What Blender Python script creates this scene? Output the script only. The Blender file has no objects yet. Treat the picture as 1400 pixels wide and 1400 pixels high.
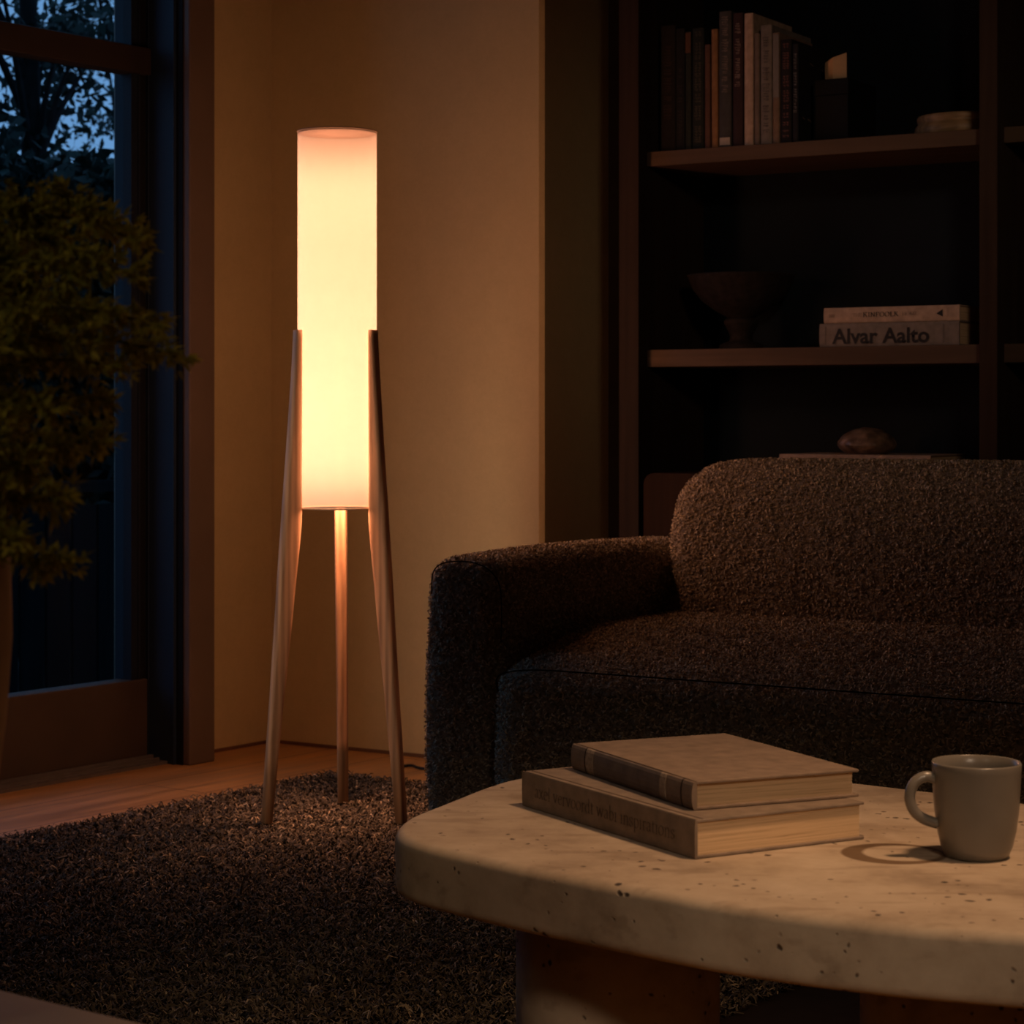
import bpy, bmesh, math, random
import numpy as np
from mathutils import Vector, Matrix

random.seed(7)
rng = np.random.default_rng(7)
scene = bpy.context.scene
COL = scene.collection
PI = math.pi

# ------------------------------------------------------------------ camera, world, exposure
EYE = 0.825
cam_data = bpy.data.cameras.new('camera')
cam = bpy.data.objects.new('camera', cam_data)
COL.objects.link(cam)
cam.location = (0, 0, EYE)
cam.rotation_euler = (PI / 2, 0, 0)
cam_data.sensor_width = 36
cam_data.lens = 36 * 3000 / 1400
cam_data.shift_y = -(700 - 565) / 1400
cam_data.clip_end = 200
cam_data.dof.use_dof = True
cam_data.dof.focus_distance = 3.0
cam_data.dof.aperture_fstop = 15.0
scene.camera = cam

world = bpy.data.worlds.new('dusk')
scene.world = world
world.use_nodes = True
wn = world.node_tree
wn.nodes['Background'].inputs['Color'].default_value = (0.17, 0.38, 0.74, 1)
wn.nodes['Background'].inputs['Strength'].default_value = 0.85

vs = scene.view_settings
vs.view_transform = 'Standard'
vs.look = 'None'
vs.gamma = 1
vs.use_curve_mapping = False
vs.exposure = 0.0
cy = scene.cycles
cy.use_denoising = True
cy.max_bounces = 8
cy.diffuse_bounces = 5
cy.transmission_bounces = 8
cy.transparent_max_bounces = 8
cy.caustics_reflective = False
cy.caustics_refractive = False
cy.sample_clamp_indirect = 6

def room_light(name, loc, target, size, energy, color, spread=PI):
    d = bpy.data.lights.new(name, 'AREA')
    d.shape = 'RECTANGLE'
    d.size, d.size_y = size
    d.energy = energy
    d.color = color
    d.spread = spread
    o = bpy.data.objects.new(name, d)
    COL.objects.link(o)
    o.location = loc
    o.rotation_euler = (Vector(target) - Vector(loc)).to_track_quat('-Z', 'Y').to_euler()
# warm ceiling spot over the stone table, then fill lights added out of view
# to brighten the table sides, lamp legs, bookcase and plant
room_light('ceiling_spot_light', (0.95, 1.80, 2.62), (0.32, 2.08, 0.4), (0.22, 0.22), 2.35, (1.0, 0.58, 0.31), math.radians(48))
room_light('near_fill_light', (0.75, -0.7, 1.95), (0.25, 1.95, 0.30), (0.3, 0.3), 0.36, (1.0, 0.74, 0.52), math.radians(24))  # added fill on the table sides and mug
room_light('leg_fill_light', (-1.15, 3.25, 0.85), (-0.40, 4.34, 0.55), (0.2, 1.0), 0.42, (1.0, 0.66, 0.46), math.radians(32))  # added fill on the floor lamp's legs
room_light('bookcase_fill_light', (0.75, 0.4, 2.2), (0.86, 4.75, 1.28), (0.35, 0.35), 0.30, (1.0, 0.70, 0.50), math.radians(23))  # added fill on the bookcase
room_light('plant_fill_light', (-1.25, 0.15, 2.0), (-0.42, 1.45, 0.80), (0.3, 0.3), 0.11, (1.0, 0.78, 0.50), math.radians(34))  # added fill on the plant and vase

BULBS = [(0.69, .70), (0.74, .74), (0.81, .76), (0.88, .78), (0.96, .76), (1.04, .72), (1.12, .68), (1.20, .66), (1.27, .68), (1.315, .62)]
BULB_POWER = 4.9
BULB_COLOR = (1.0, 0.415, 0.22)

# ------------------------------------------------------------------ frames of the room
F = 3000.0
ANG_U = math.atan2(-0.522, 0.853)          # along the far wall, to the right
ANG_W = math.atan2(0.8065, 0.5912)         # along the left wall, away from the camera
U = Vector((math.cos(ANG_U), math.sin(ANG_U), 0))
V = Vector((-math.sin(ANG_U), math.cos(ANG_U), 0))
Wd = Vector((math.cos(ANG_W), math.sin(ANG_W), 0))
CORNER = Vector((-0.603, 5.5, 0))

# ------------------------------------------------------------------ helpers
def new_obj(name, data, parent=None):
    o = bpy.data.objects.new(name, data)
    COL.objects.link(o)
    if parent is not None:
        o.parent = parent
    return o

def tag(o, label=None, cat=None, group=None, kind=None):
    if label: o['label'] = label
    if cat: o['category'] = cat
    if group: o['group'] = group
    if kind: o['kind'] = kind
    return o

def thing(name, label, cat, loc=(0, 0, 0), rz=0, group=None):
    o = new_obj(name, None)
    o.empty_display_size = 0.05
    o.location = loc
    o.rotation_euler = (0, 0, rz)
    return tag(o, label, cat, group)

def bm_obj(name, bm, mat, parent=None, smooth=False):
    me = bpy.data.meshes.new(name)
    bmesh.ops.recalc_face_normals(bm, faces=bm.faces[:])
    bm.to_mesh(me)
    bm.free()
    if mat: me.materials.append(mat)
    if smooth:
        me.polygons.foreach_set('use_smooth', [True] * len(me.polygons))
    return new_obj(name, me, parent)

def np_obj(name, verts, faces, mat, parent=None, smooth=False, k=4):
    me = bpy.data.meshes.new(name)
    verts = np.asarray(verts, dtype=np.float32)
    faces = np.asarray(faces, dtype=np.int32)
    me.vertices.add(len(verts))
    me.vertices.foreach_set('co', verts.ravel())
    me.loops.add(faces.size)
    me.loops.foreach_set('vertex_index', faces.ravel())
    me.polygons.add(len(faces))
    me.polygons.foreach_set('loop_start', np.arange(0, faces.size, k, dtype=np.int32))
    me.polygons.foreach_set('loop_total', np.full(len(faces), k, dtype=np.int32))
    me.update(calc_edges=True)
    me.validate()
    me.materials.append(mat)
    if smooth:
        me.polygons.foreach_set('use_smooth', [True] * len(me.polygons))
    return new_obj(name, me, parent)

def box(bm, x0, x1, y0, y1, z0, z1, bev=0, seg=2):
    m = Matrix.Translation(((x0 + x1) / 2, (y0 + y1) / 2, (z0 + z1) / 2)) @ Matrix.Diagonal((x1 - x0, y1 - y0, z1 - z0, 1))
    r = bmesh.ops.create_cube(bm, size=1, matrix=m)
    if bev:
        es = list({e for v in r['verts'] for e in v.link_edges})
        bmesh.ops.bevel(bm, geom=es, offset=bev, segments=seg, profile=0.5, affect='EDGES')

def box_obj(name, x0, x1, y0, y1, z0, z1, mat, parent=None, bev=0, seg=2):
    bm = bmesh.new()
    box(bm, x0, x1, y0, y1, z0, z1, bev, seg)
    return bm_obj(name, bm, mat, parent, smooth=False)

def prism(bm, pts, z0, z1, axis='z'):
    """closed outline extruded along an axis"""
    def mk(p, h):
        if axis == 'z': return (p[0], p[1], h)
        if axis == 'y': return (p[0], h, p[1])
        return (h, p[0], p[1])
    lo_ = [bm.verts.new(mk(p, z0)) for p in pts]
    hi_ = [bm.verts.new(mk(p, z1)) for p in pts]
    n = len(pts)
    for i in range(n):
        bm.faces.new((lo_[i], lo_[(i + 1) % n], hi_[(i + 1) % n], hi_[i]))
    bm.faces.new(lo_[::-1])
    bm.faces.new(hi_)

def lathe(bm, prof, seg=64, center=(0, 0), close=False):
    """prof: (r, z) list; r = 0 collapses to a point"""
    rings = []
    for r, z in prof:
        if r < 1e-6:
            rings.append([bm.verts.new((center[0], center[1], z))])
        else:
            rings.append([bm.verts.new((center[0] + r * math.cos(2 * PI * i / seg), center[1] + r * math.sin(2 * PI * i / seg), z)) for i in range(seg)])
    for a, b in zip(rings[:-1], rings[1:]):
        for i in range(seg):
            j = (i + 1) % seg
            if len(a) == 1 and len(b) == 1: continue
            if len(a) == 1: bm.faces.new((a[0], b[j], b[i]))
            elif len(b) == 1: bm.faces.new((a[i], a[j], b[0]))
            else: bm.faces.new((a[i], a[j], b[j], b[i]))

def catmull(pts, n=8, closed=False):
    pts = [Vector(p) for p in pts]
    N = len(pts)
    out = []
    rngi = range(N) if closed else range(N - 1)
    for i in rngi:
        if closed:
            p0, p1, p2, p3 = pts[(i - 1) % N], pts[i], pts[(i + 1) % N], pts[(i + 2) % N]
        else:
            p0 = pts[max(i - 1, 0)]; p1 = pts[i]; p2 = pts[i + 1]; p3 = pts[min(i + 2, N - 1)]
        for k in range(n):
            t = k / n
            out.append(0.5 * ((2 * p1) + (p2 - p0) * t + (2 * p0 - 5 * p1 + 4 * p2 - p3) * t * t + (3 * p1 - p0 - 3 * p2 + p3) * t ** 3))
    if not closed: out.append(pts[-1])
    return out

def tube(bm, pts, r, seg=10, cap=True):
    pts = [Vector(p) for p in pts]
    rs = r if isinstance(r, (list, tuple)) else [r] * len(pts)
    rings = []
    up = Vector((0, 0, 1))
    prev = None
    for i, p in enumerate(pts):
        d = (pts[min(i + 1, len(pts) - 1)] - pts[max(i - 1, 0)])
        if d.length < 1e-9: d = Vector((0, 0, 1))
        d.normalize()
        if prev is None:
            a = d.orthogonal().normalized()
        else:
            a = prev - d * prev.dot(d)
            a = a.normalized() if a.length > 1e-6 else d.orthogonal().normalized()
        prev = a
        b = d.cross(a)
        rings.append([bm.verts.new(p + (a * math.cos(2 * PI * k / seg) + b * math.sin(2 * PI * k / seg)) * rs[i]) for k in range(seg)])
    for a, b in zip(rings[:-1], rings[1:]):
        for k in range(seg):
            j = (k + 1) % seg
            bm.faces.new((a[k], a[j], b[j], b[k]))
    if cap:
        bm.faces.new(rings[0][::-1])
        bm.faces.new(rings[-1])

def rbox(bm, lo_, hi_, r, n=14, warp=None):
    """box with rounded edges; r = (rx, ry, rz) radii; warp(Vector) -> Vector"""
    lo_ = Vector(lo_); hi_ = Vector(hi_)
    b2 = bmesh.new()
    bmesh.ops.create_cube(b2, size=2)
    bmesh.ops.subdivide_edges(b2, edges=b2.edges[:], cuts=n, use_grid_fill=True)
    c = (lo_ + hi_) / 2
    h = (hi_ - lo_) / 2
    R = Vector(r)
    # spread vertices so rounded zones receive enough of them
    def spread(t, hh, rr):
        s = math.copysign(1, t); t = abs(t)
        edge = 0.45
        k = max(hh - rr, 0)
        return s * (k * t / (1 - edge) if t < 1 - edge else k + rr * (t - (1 - edge)) / edge)
    for v in b2.verts:
        p = Vector((spread(v.co.x, h.x, R.x), spread(v.co.y, h.y, R.y), spread(v.co.z, h.z, R.z)))
        inner = Vector((max(-h.x + R.x, min(h.x - R.x, p.x)), max(-h.y + R.y, min(h.y - R.y, p.y)), max(-h.z + R.z, min(h.z - R.z, p.z))))
        d = p - inner
        q = Vector((d.x / R.x, d.y / R.y, d.z / R.z))
        m = max(abs(q.x), abs(q.y), abs(q.z))
        if q.length > 1e-6:
            # map the unit cube shell to the unit sphere shell
            x, y, z = q
            q = Vector((x * math.sqrt(max(0, 1 - y * y / 2 - z * z / 2 + y * y * z * z / 3)),
                        y * math.sqrt(max(0, 1 - z * z / 2 - x * x / 2 + z * z * x * x / 3)),
                        z * math.sqrt(max(0, 1 - x * x / 2 - y * y / 2 + x * x * y * y / 3))))
        p = inner + Vector((q.x * R.x, q.y * R.y, q.z * R.z)) + c
        v.co = warp(p) if warp else p
    me = bpy.data.meshes.new('tmp')
    b2.to_mesh(me); b2.free()
    bm.from_mesh(me)
    bpy.data.meshes.remove(me)

# ------------------------------------------------------------------ materials
def nt(name):
    m = bpy.data.materials.new(name)
    m.use_nodes = True
    t = m.node_tree
    b = t.nodes['Principled BSDF']
    return m, t, b

def N(t, typ, **kw):
    n = t.nodes.new(typ)
    for k, v in kw.items():
        if k.startswith('i_'):
            key = k[2:].replace('_', ' ')
            n.inputs[key].default_value = v
        else:
            setattr(n, k, v)
    return n

def L(t, a, ao, b, bi):
    t.links.new(a.outputs[ao], b.inputs[bi])

def ramp(t, stops):
    r = t.nodes.new('ShaderNodeValToRGB')
    e = r.color_ramp.elements
    while len(e) < len(stops): e.new(0.5)
    for el, (p, c) in zip(e, stops):
        el.position = p
        el.color = (*c, 1) if len(c) == 3 else c
    return r

def coords(t, scale=(1, 1, 1), rot=(0, 0, 0)):
    tc = N(t, 'ShaderNodeTexCoord')
    mp = N(t, 'ShaderNodeMapping')
    mp.inputs['Scale'].default_value = scale
    mp.inputs['Rotation'].default_value = rot
    L(t, tc, 'Object', mp, 'Vector')
    return mp

def M_plain(name, col, rough=0.6, spec=0.4, metal=0.0, var=0.12, vscale=30, bump=0.0, bscale=200):
    m, t, b = nt(name)
    b.inputs['Roughness'].default_value = rough
    b.inputs['Specular IOR Level'].default_value = spec
    b.inputs['Metallic'].default_value = metal
    mp = coords(t)
    n = N(t, 'ShaderNodeTexNoise'); n.inputs['Scale'].default_value = vscale; n.inputs['Detail'].default_value = 5
    L(t, mp, 'Vector', n, 'Vector')
    r = ramp(t, [(0.3, tuple(c * (1 - var) for c in col)), (0.7, tuple(min(1, c * (1 + var)) for c in col))])
    L(t, n, 'Fac', r, 'Fac'); L(t, r, 'Color', b, 'Base Color')
    if bump:
        n2 = N(t, 'ShaderNodeTexNoise'); n2.inputs['Scale'].default_value = bscale; n2.inputs['Detail'].default_value = 3
        L(t, mp, 'Vector', n2, 'Vector')
        bp = N(t, 'ShaderNodeBump'); bp.inputs['Strength'].default_value = bump; bp.inputs['Distance'].default_value = 0.002
        L(t, n2, 'Fac', bp, 'Height'); L(t, bp, 'Normal', b, 'Normal')
    return m

def M_wood(name, dark, light, grain=(1, 1, 12), axis='z', rough=0.5, spec=0.35, scale=14, rings=True):
    """grain runs along axis"""
    m, t, b = nt(name)
    b.inputs['Roughness'].default_value = rough
    b.inputs['Specular IOR Level'].default_value = spec
    k = 0.06
    sc = {'x': (k, 1, 1), 'y': (1, k, 1), 'z': (1, 1, k)}[axis]
    mp = coords(t, sc)
    n1 = N(t, 'ShaderNodeTexNoise'); n1.inputs['Scale'].default_value = scale * 3; n1.inputs['Detail'].default_value = 6; n1.inputs['Distortion'].default_value = 1.2
    L(t, mp, 'Vector', n1, 'Vector')
    w = N(t, 'ShaderNodeTexWave'); w.inputs['Scale'].default_value = scale * 1.3; w.inputs['Distortion'].default_value = 7; w.inputs['Detail'].default_value = 3; w.inputs['Detail Scale'].default_value = 1.2
    w.bands_direction = {'x': 'Y', 'y': 'X', 'z': 'X'}[axis]
    L(t, mp, 'Vector', w, 'Vector')
    mx = N(t, 'ShaderNodeMath', operation='MULTIPLY_ADD')
    mx.inputs[1].default_value = 0.45 if rings else 0.15
    L(t, w, 'Fac', mx, 0); L(t, n1, 'Fac', mx, 2)
    r = ramp(t, [(0.3, dark), (0.95, light)])
    L(t, mx, 'Value', r, 'Fac'); L(t, r, 'Color', b, 'Base Color')
    n3 = N(t, 'ShaderNodeTexNoise'); n3.inputs['Scale'].default_value = scale * 22; n3.inputs['Detail'].default_value = 2
    L(t, mp, 'Vector', n3, 'Vector')
    bp = N(t, 'ShaderNodeBump'); bp.inputs['Strength'].default_value = 0.12; bp.inputs['Distance'].default_value = 0.001
    L(t, n3, 'Fac', bp, 'Height'); L(t, bp, 'Normal', b, 'Normal')
    return m

def M_plaster(name, col):
    m, t, b = nt(name)
    b.inputs['Roughness'].default_value = 0.9
    b.inputs['Specular IOR Level'].default_value = 0.15
    mp = coords(t)
    n = N(t, 'ShaderNodeTexNoise'); n.inputs['Scale'].default_value = 3.5; n.inputs['Detail'].default_value = 7; n.inputs['Roughness'].default_value = 1.0
    L(t, mp, 'Vector', n, 'Vector')
    r = ramp(t, [(0.32, tuple(c * 0.9 for c in col)), (0.68, tuple(c * 1.06 for c in col))])
    L(t, n, 'Fac', r, 'Fac'); L(t, r, 'Color', b, 'Base Color')
    bp = N(t, 'ShaderNodeBump'); bp.inputs['Strength'].default_value = 0.08; bp.inputs['Distance'].default_value = 0.004
    n2 = N(t, 'ShaderNodeTexNoise'); n2.inputs['Scale'].default_value = 40; n2.inputs['Detail'].default_value = 6
    L(t, mp, 'Vector', n2, 'Vector')
    L(t, n2, 'Fac', bp, 'Height'); L(t, bp, 'Normal', b, 'Normal')
    return m

def M_floor():
    m, t, b = nt('oak floor planks')
    b.inputs['Specular IOR Level'].default_value = 0.4
    mp = coords(t)
    br = N(t, 'ShaderNodeTexBrick')
    br.offset = 0.37
    br.inputs['Scale'].default_value = 1.0
    br.inputs['Mortar Size'].default_value = 0.0016
    br.inputs['Mortar Smooth'].default_value = 0.3
    br.inputs['Brick Width'].default_value = 1.7
    br.inputs['Row Height'].default_value = 0.19
    br.inputs['Color1'].default_value = (0.50, 0.265, 0.090, 1)
    br.inputs['Color2'].default_value = (0.60, 0.335, 0.120, 1)
    br.inputs['Mortar'].default_value = (0.03, 0.015, 0.008, 1)
    L(t, mp, 'Vector', br, 'Vector')
    mp2 = coords(t, (0.5, 5, 1))
    n = N(t, 'ShaderNodeTexNoise'); n.inputs['Scale'].default_value = 5; n.inputs['Detail'].default_value = 8; n.inputs['Distortion'].default_value = 0.8
    L(t, mp2, 'Vector', n, 'Vector')
    r = ramp(t, [(0.3, (0.62, 0.6, 0.58)), (0.7, (1.12, 1.1, 1.06))])
    L(t, n, 'Fac', r, 'Fac')
    mx = N(t, 'ShaderNodeMix', data_type='RGBA', blend_type='MULTIPLY')
    mx.inputs['Factor'].default_value = 1
    t.links.new(br.outputs['Color'], mx.inputs[6]); t.links.new(r.outputs['Color'], mx.inputs[7])
    t.links.new(mx.outputs[2], b.inputs['Base Color'])
    rr = ramp(t, [(0.3, (0.34,) * 3), (0.7, (0.5,) * 3)])
    L(t, n, 'Fac', rr, 'Fac'); L(t, rr, 'Color', b, 'Roughness')
    bp = N(t, 'ShaderNodeBump'); bp.inputs['Strength'].default_value = 0.3; bp.inputs['Distance'].default_value = 0.002; bp.invert = True
    L(t, br, 'Fac', bp, 'Height'); L(t, bp, 'Normal', b, 'Normal')
    return m

def M_travertine(name, ring=None):
    """stone with pits; ring = (x, y, r, width) a wet ring stain on the top, in object coordinates"""
    m, t, b = nt(name)
    b.inputs['Roughness'].default_value = 0.72
    b.inputs['Specular IOR Level'].default_value = 0.3
    mp = coords(t)
    n = N(t, 'ShaderNodeTexNoise'); n.inputs['Scale'].default_value = 9; n.inputs['Detail'].default_value = 9; n.inputs['Roughness'].default_value = 0.65
    L(t, mp, 'Vector', n, 'Vector')
    r = ramp(t, [(0.30, (0.27, 0.20, 0.14)), (0.5, (0.44, 0.34, 0.245)), (0.70, (0.54, 0.435, 0.325))])
    L(t, n, 'Fac', r, 'Fac')
    # short dark veins running along the slab
    mpv = coords(t, (6, 26, 26), (0, 0, math.radians(30)))
    nv = N(t, 'ShaderNodeTexNoise'); nv.inputs['Scale'].default_value = 1.6; nv.inputs['Detail'].default_value = 7
    L(t, mpv, 'Vector', nv, 'Vector')
    rv = ramp(t, [(0.34, (0.55, 0.5, 0.46)), (0.43, (1, 1, 1))])
    L(t, nv, 'Fac', rv, 'Fac')
    mx = N(t, 'ShaderNodeMix', data_type='RGBA', blend_type='MULTIPLY'); mx.inputs['Factor'].default_value = 0.4
    t.links.new(r.outputs['Color'], mx.inputs[6]); t.links.new(rv.outputs['Color'], mx.inputs[7])
    # pits
    nd = N(t, 'ShaderNodeTexNoise'); nd.inputs['Scale'].default_value = 60; nd.inputs['Detail'].default_value = 2
    L(t, mp, 'Vector', nd, 'Vector')
    vm = N(t, 'ShaderNodeVectorMath', operation='MULTIPLY_ADD')
    vm.inputs[1].default_value = (0.012, 0.012, 0.012)
    L(t, nd, 'Color', vm, 0); L(t, mp, 'Vector', vm, 2)
    vo = N(t, 'ShaderNodeTexVoronoi'); vo.inputs['Scale'].default_value = 62
    t.links.new(vm.outputs[0], vo.inputs['Vector'])
    n5 = N(t, 'ShaderNodeTexNoise'); n5.inputs['Scale'].default_value = 16; n5.inputs['Detail'].default_value = 3
    L(t, mp, 'Vector', n5, 'Vector')
    th = N(t, 'ShaderNodeMath', operation='MULTIPLY_ADD'); th.inputs[1].default_value = 0.75; th.inputs[2].default_value = -0.335
    L(t, n5, 'Fac', th, 0)
    sub = N(t, 'ShaderNodeMath', operation='SUBTRACT')
    L(t, vo, 'Distance', sub, 0); L(t, th, 'Value', sub, 1)
    pit = ramp(t, [(0.0, (0, 0, 0)), (0.10, (1, 1, 1))])
    L(t, sub, 'Value', pit, 'Fac')
    mx2 = N(t, 'ShaderNodeMix', data_type='RGBA')
    t.links.new(pit.outputs['Color'], mx2.inputs[0])
    mx2.inputs[6].default_value = (0.07, 0.05, 0.038, 1)
    t.links.new(mx.outputs[2], mx2.inputs[7])
    last = mx2
    if ring:
        tc = N(t, 'ShaderNodeTexCoord')
        sx = N(t, 'ShaderNodeSeparateXYZ'); L(t, tc, 'Object', sx, 'Vector')
        def dist(cx, cy_):
            dx = N(t, 'ShaderNodeMath', operation='SUBTRACT'); dx.inputs[1].default_value = cx; L(t, sx, 'X', dx, 0)
            dy = N(t, 'ShaderNodeMath', operation='SUBTRACT'); dy.inputs[1].default_value = cy_; L(t, sx, 'Y', dy, 0)
            cb = N(t, 'ShaderNodeCombineXYZ'); L(t, dx, 'Value', cb, 'X'); L(t, dy, 'Value', cb, 'Y')
            ln = N(t, 'ShaderNodeVectorMath', operation='LENGTH'); L(t, cb, 'Vector', ln, 0)
            return ln
        d1 = dist(ring[0], ring[1])
        d2 = dist(ring[0] + ring[3], ring[1] + ring[3] * 0.25)
        a1 = N(t, 'ShaderNodeMapRange'); a1.inputs['From Min'].default_value = ring[2]; a1.inputs['From Max'].default_value = ring[2] - 0.003
        t.links.new(d1.outputs['Value'], a1.inputs['Value'])
        a2 = N(t, 'ShaderNodeMapRange'); a2.inputs['From Min'].default_value = ring[2] - 0.0165; a2.inputs['From Max'].default_value = ring[2] - 0.0125
        t.links.new(d2.outputs['Value'], a2.inputs['Value'])
        mul = N(t, 'ShaderNodeMath', operation='MULTIPLY'); L(t, a1, 'Result', mul, 0); L(t, a2, 'Result', mul, 1)
        mu2 = N(t, 'ShaderNodeMath', operation='MULTIPLY'); mu2.inputs[1].default_value = 0.9; L(t, mul, 'Value', mu2, 0)
        mx3 = N(t, 'ShaderNodeMix', data_type='RGBA', blend_type='MULTIPLY')
        t.links.new(mu2.outputs['Value'], mx3.inputs[0])
        t.links.new(mx2.outputs[2], mx3.inputs[6])
        mx3.inputs[7].default_value = (0.28, 0.2, 0.13, 1)
        last = mx3
    t.links.new(last.outputs[2], b.inputs['Base Color'])
    bp = N(t, 'ShaderNodeBump'); bp.inputs['Strength'].default_value = 0.5; bp.inputs['Distance'].default_value = 0.004
    L(t, pit, 'Color', bp, 'Height')
    n6 = N(t, 'ShaderNodeTexNoise'); n6.inputs['Scale'].default_value = 45; n6.inputs['Detail'].default_value = 6
    L(t, mp, 'Vector', n6, 'Vector')
    bp2 = N(t, 'ShaderNodeBump'); bp2.inputs['Strength'].default_value = 0.25; bp2.inputs['Distance'].default_value = 0.003
    L(t, n6, 'Fac', bp2, 'Height'); L(t, bp, 'Normal', bp2, 'Normal'); L(t, bp2, 'Normal', b, 'Normal')
    return m

def M_boucle(name, col):
    m, t, b = nt(name)
    b.inputs['Roughness'].default_value = 0.95
    b.inputs['Specular IOR Level'].default_value = 0.1
    b.inputs['Sheen Weight'].default_value = 0.04
    b.inputs['Sheen Roughness'].default_value = 0.5
    b.inputs['Sheen Tint'].default_value = (0.7, 0.5, 0.35, 1)
    mp = coords(t)
    n = N(t, 'ShaderNodeTexNoise'); n.inputs['Scale'].default_value = 88; n.inputs['Detail'].default_value = 2.5; n.inputs['Distortion'].default_value = 1.6
    L(t, mp, 'Vector', n, 'Vector')
    n2 = N(t, 'ShaderNodeTexNoise'); n2.inputs['Scale'].default_value = 175; n2.inputs['Detail'].default_value = 2; n2.inputs['Distortion'].default_value = 0.8
    L(t, mp, 'Vector', n2, 'Vector')
    ad = N(t, 'ShaderNodeMath', operation='MULTIPLY_ADD'); ad.inputs[1].default_value = 0.5
    L(t, n2, 'Fac', ad, 0); L(t, n, 'Fac', ad, 2)
    r = ramp(t, [(0.52, tuple(c * 0.45 for c in col)), (0.92, tuple(c * 1.5 for c in col))])
    L(t, ad, 'Value', r, 'Fac'); L(t, r, 'Color', b, 'Base Color')
    bp = N(t, 'ShaderNodeBump'); bp.inputs['Strength'].default_value = 1.0; bp.inputs['Distance'].default_value = 0.009
    L(t, ad, 'Value', bp, 'Height'); L(t, bp, 'Normal', b, 'Normal')
    return m

def M_yarn():
    m, t, b = nt('shag yarn')
    b.inputs['Roughness'].default_value = 0.85
    b.inputs['Specular IOR Level'].default_value = 0.2
    g = N(t, 'ShaderNodeNewGeometry')
    r = ramp(t, [(0.0, (0.030, 0.0255, 0.018)), (0.55, (0.095, 0.079, 0.055)), (0.92, (0.19, 0.157, 0.11)), (1.0, (0.46, 0.37, 0.25))])
    L(t, g, 'Random Per Island', r, 'Fac'); L(t, r, 'Color', b, 'Base Color')
    return m

def M_leaf(name, c0, c1, trans=0.25):
    m, t, b = nt(name)
    b.inputs['Roughness'].default_value = 0.6
    b.inputs['Specular IOR Level'].default_value = 0.25
    g = N(t, 'ShaderNodeNewGeometry')
    r = ramp(t, [(0.0, c0), (1.0, c1)])
    L(t, g, 'Random Per Island', r, 'Fac'); L(t, r, 'Color', b, 'Base Color')
    tr = N(t, 'ShaderNodeBsdfTranslucent'); L(t, r, 'Color', tr, 'Color')
    mx = N(t, 'ShaderNodeMixShader'); mx.inputs[0].default_value = trans
    t.links.new(b.outputs[0], mx.inputs[1]); t.links.new(tr.outputs[0], mx.inputs[2])
    t.links.new(mx.outputs[0], t.nodes['Material Output'].inputs['Surface'])
    return m

def M_shade():
    """linen shade: light of the bulbs passes through it"""
    m, t, b = nt('linen lamp shade')
    t.nodes.remove(b)
    mp = coords(t, (1, 1, 1))
    n = N(t, 'ShaderNodeTexNoise'); n.inputs['Scale'].default_value = 900; n.inputs['Detail'].default_value = 2
    mpw = coords(t, (1, 1, 0.15)); L(t, mpw, 'Vector', n, 'Vector')
    n2 = N(t, 'ShaderNodeTexNoise'); n2.inputs['Scale'].default_value = 160; n2.inputs['Detail'].default_value = 4
    mph = coords(t, (0.12, 0.12, 1)); L(t, mph, 'Vector', n2, 'Vector')
    ad = N(t, 'ShaderNodeMath', operation='ADD'); L(t, n, 'Fac', ad, 0); L(t, n2, 'Fac', ad, 1)
    r = ramp(t, [(0.35, (0.80, 0.76, 0.68)), (0.65, (0.92, 0.89, 0.82))])
    hf = N(t, 'ShaderNodeMath', operation='MULTIPLY'); hf.inputs[1].default_value = 0.5; L(t, ad, 'Value', hf, 0)
    L(t, hf, 'Value', r, 'Fac')
    # thin weave: part of the light scatters through, part reflects, part passes straight between the threads
    tr = N(t, 'ShaderNodeBsdfTranslucent'); L(t, r, 'Color', tr, 'Color')
    df = N(t, 'ShaderNodeBsdfDiffuse'); df.inputs['Color'].default_value = (.38, .37, .35, 1)
    tp = N(t, 'ShaderNodeBsdfTransparent')
    mx = N(t, 'ShaderNodeMixShader'); mx.inputs[0].default_value = 0.985
    t.links.new(tr.outputs[0], mx.inputs[1]); t.links.new(df.outputs[0], mx.inputs[2])
    m2 = N(t, 'ShaderNodeMixShader'); m2.inputs[0].default_value = 0.16
    t.links.new(mx.outputs[0], m2.inputs[1]); t.links.new(tp.outputs[0], m2.inputs[2])
    t.links.new(m2.outputs[0], t.nodes['Material Output'].inputs['Surface'])
    return m

def M_pages(name, axis='z'):
    m, t, b = nt(name)
    b.inputs['Roughness'].default_value = 0.85
    b.inputs['Specular IOR Level'].default_value = 0.15
    sc = {'z': (4, 4, 1), 'x': (1, 4, 4)}[axis]
    mp = coords(t, sc)
    n = N(t, 'ShaderNodeTexNoise'); n.inputs['Scale'].default_value = 2.0; n.inputs['Detail'].default_value = 9; n.inputs['Roughness'].default_value = 0.75
    mp.inputs['Scale'].default_value = {'z': (3, 3, 260), 'x': (260, 3, 3)}[axis]
    L(t, mp, 'Vector', n, 'Vector')
    r = ramp(t, [(0.3, (0.34, 0.22, 0.12)), (0.45, (0.66, 0.46, 0.27)), (0.7, (0.80, 0.58, 0.36))])
    L(t, n, 'Fac', r, 'Fac'); L(t, r, 'Color', b, 'Base Color')
    bp = N(t, 'ShaderNodeBump'); bp.inputs['Strength'].default_value = 0.25; bp.inputs['Distance'].default_value = 0.001
    L(t, n, 'Fac', bp, 'Height'); L(t, bp, 'Normal', b, 'Normal')
    return m

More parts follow.
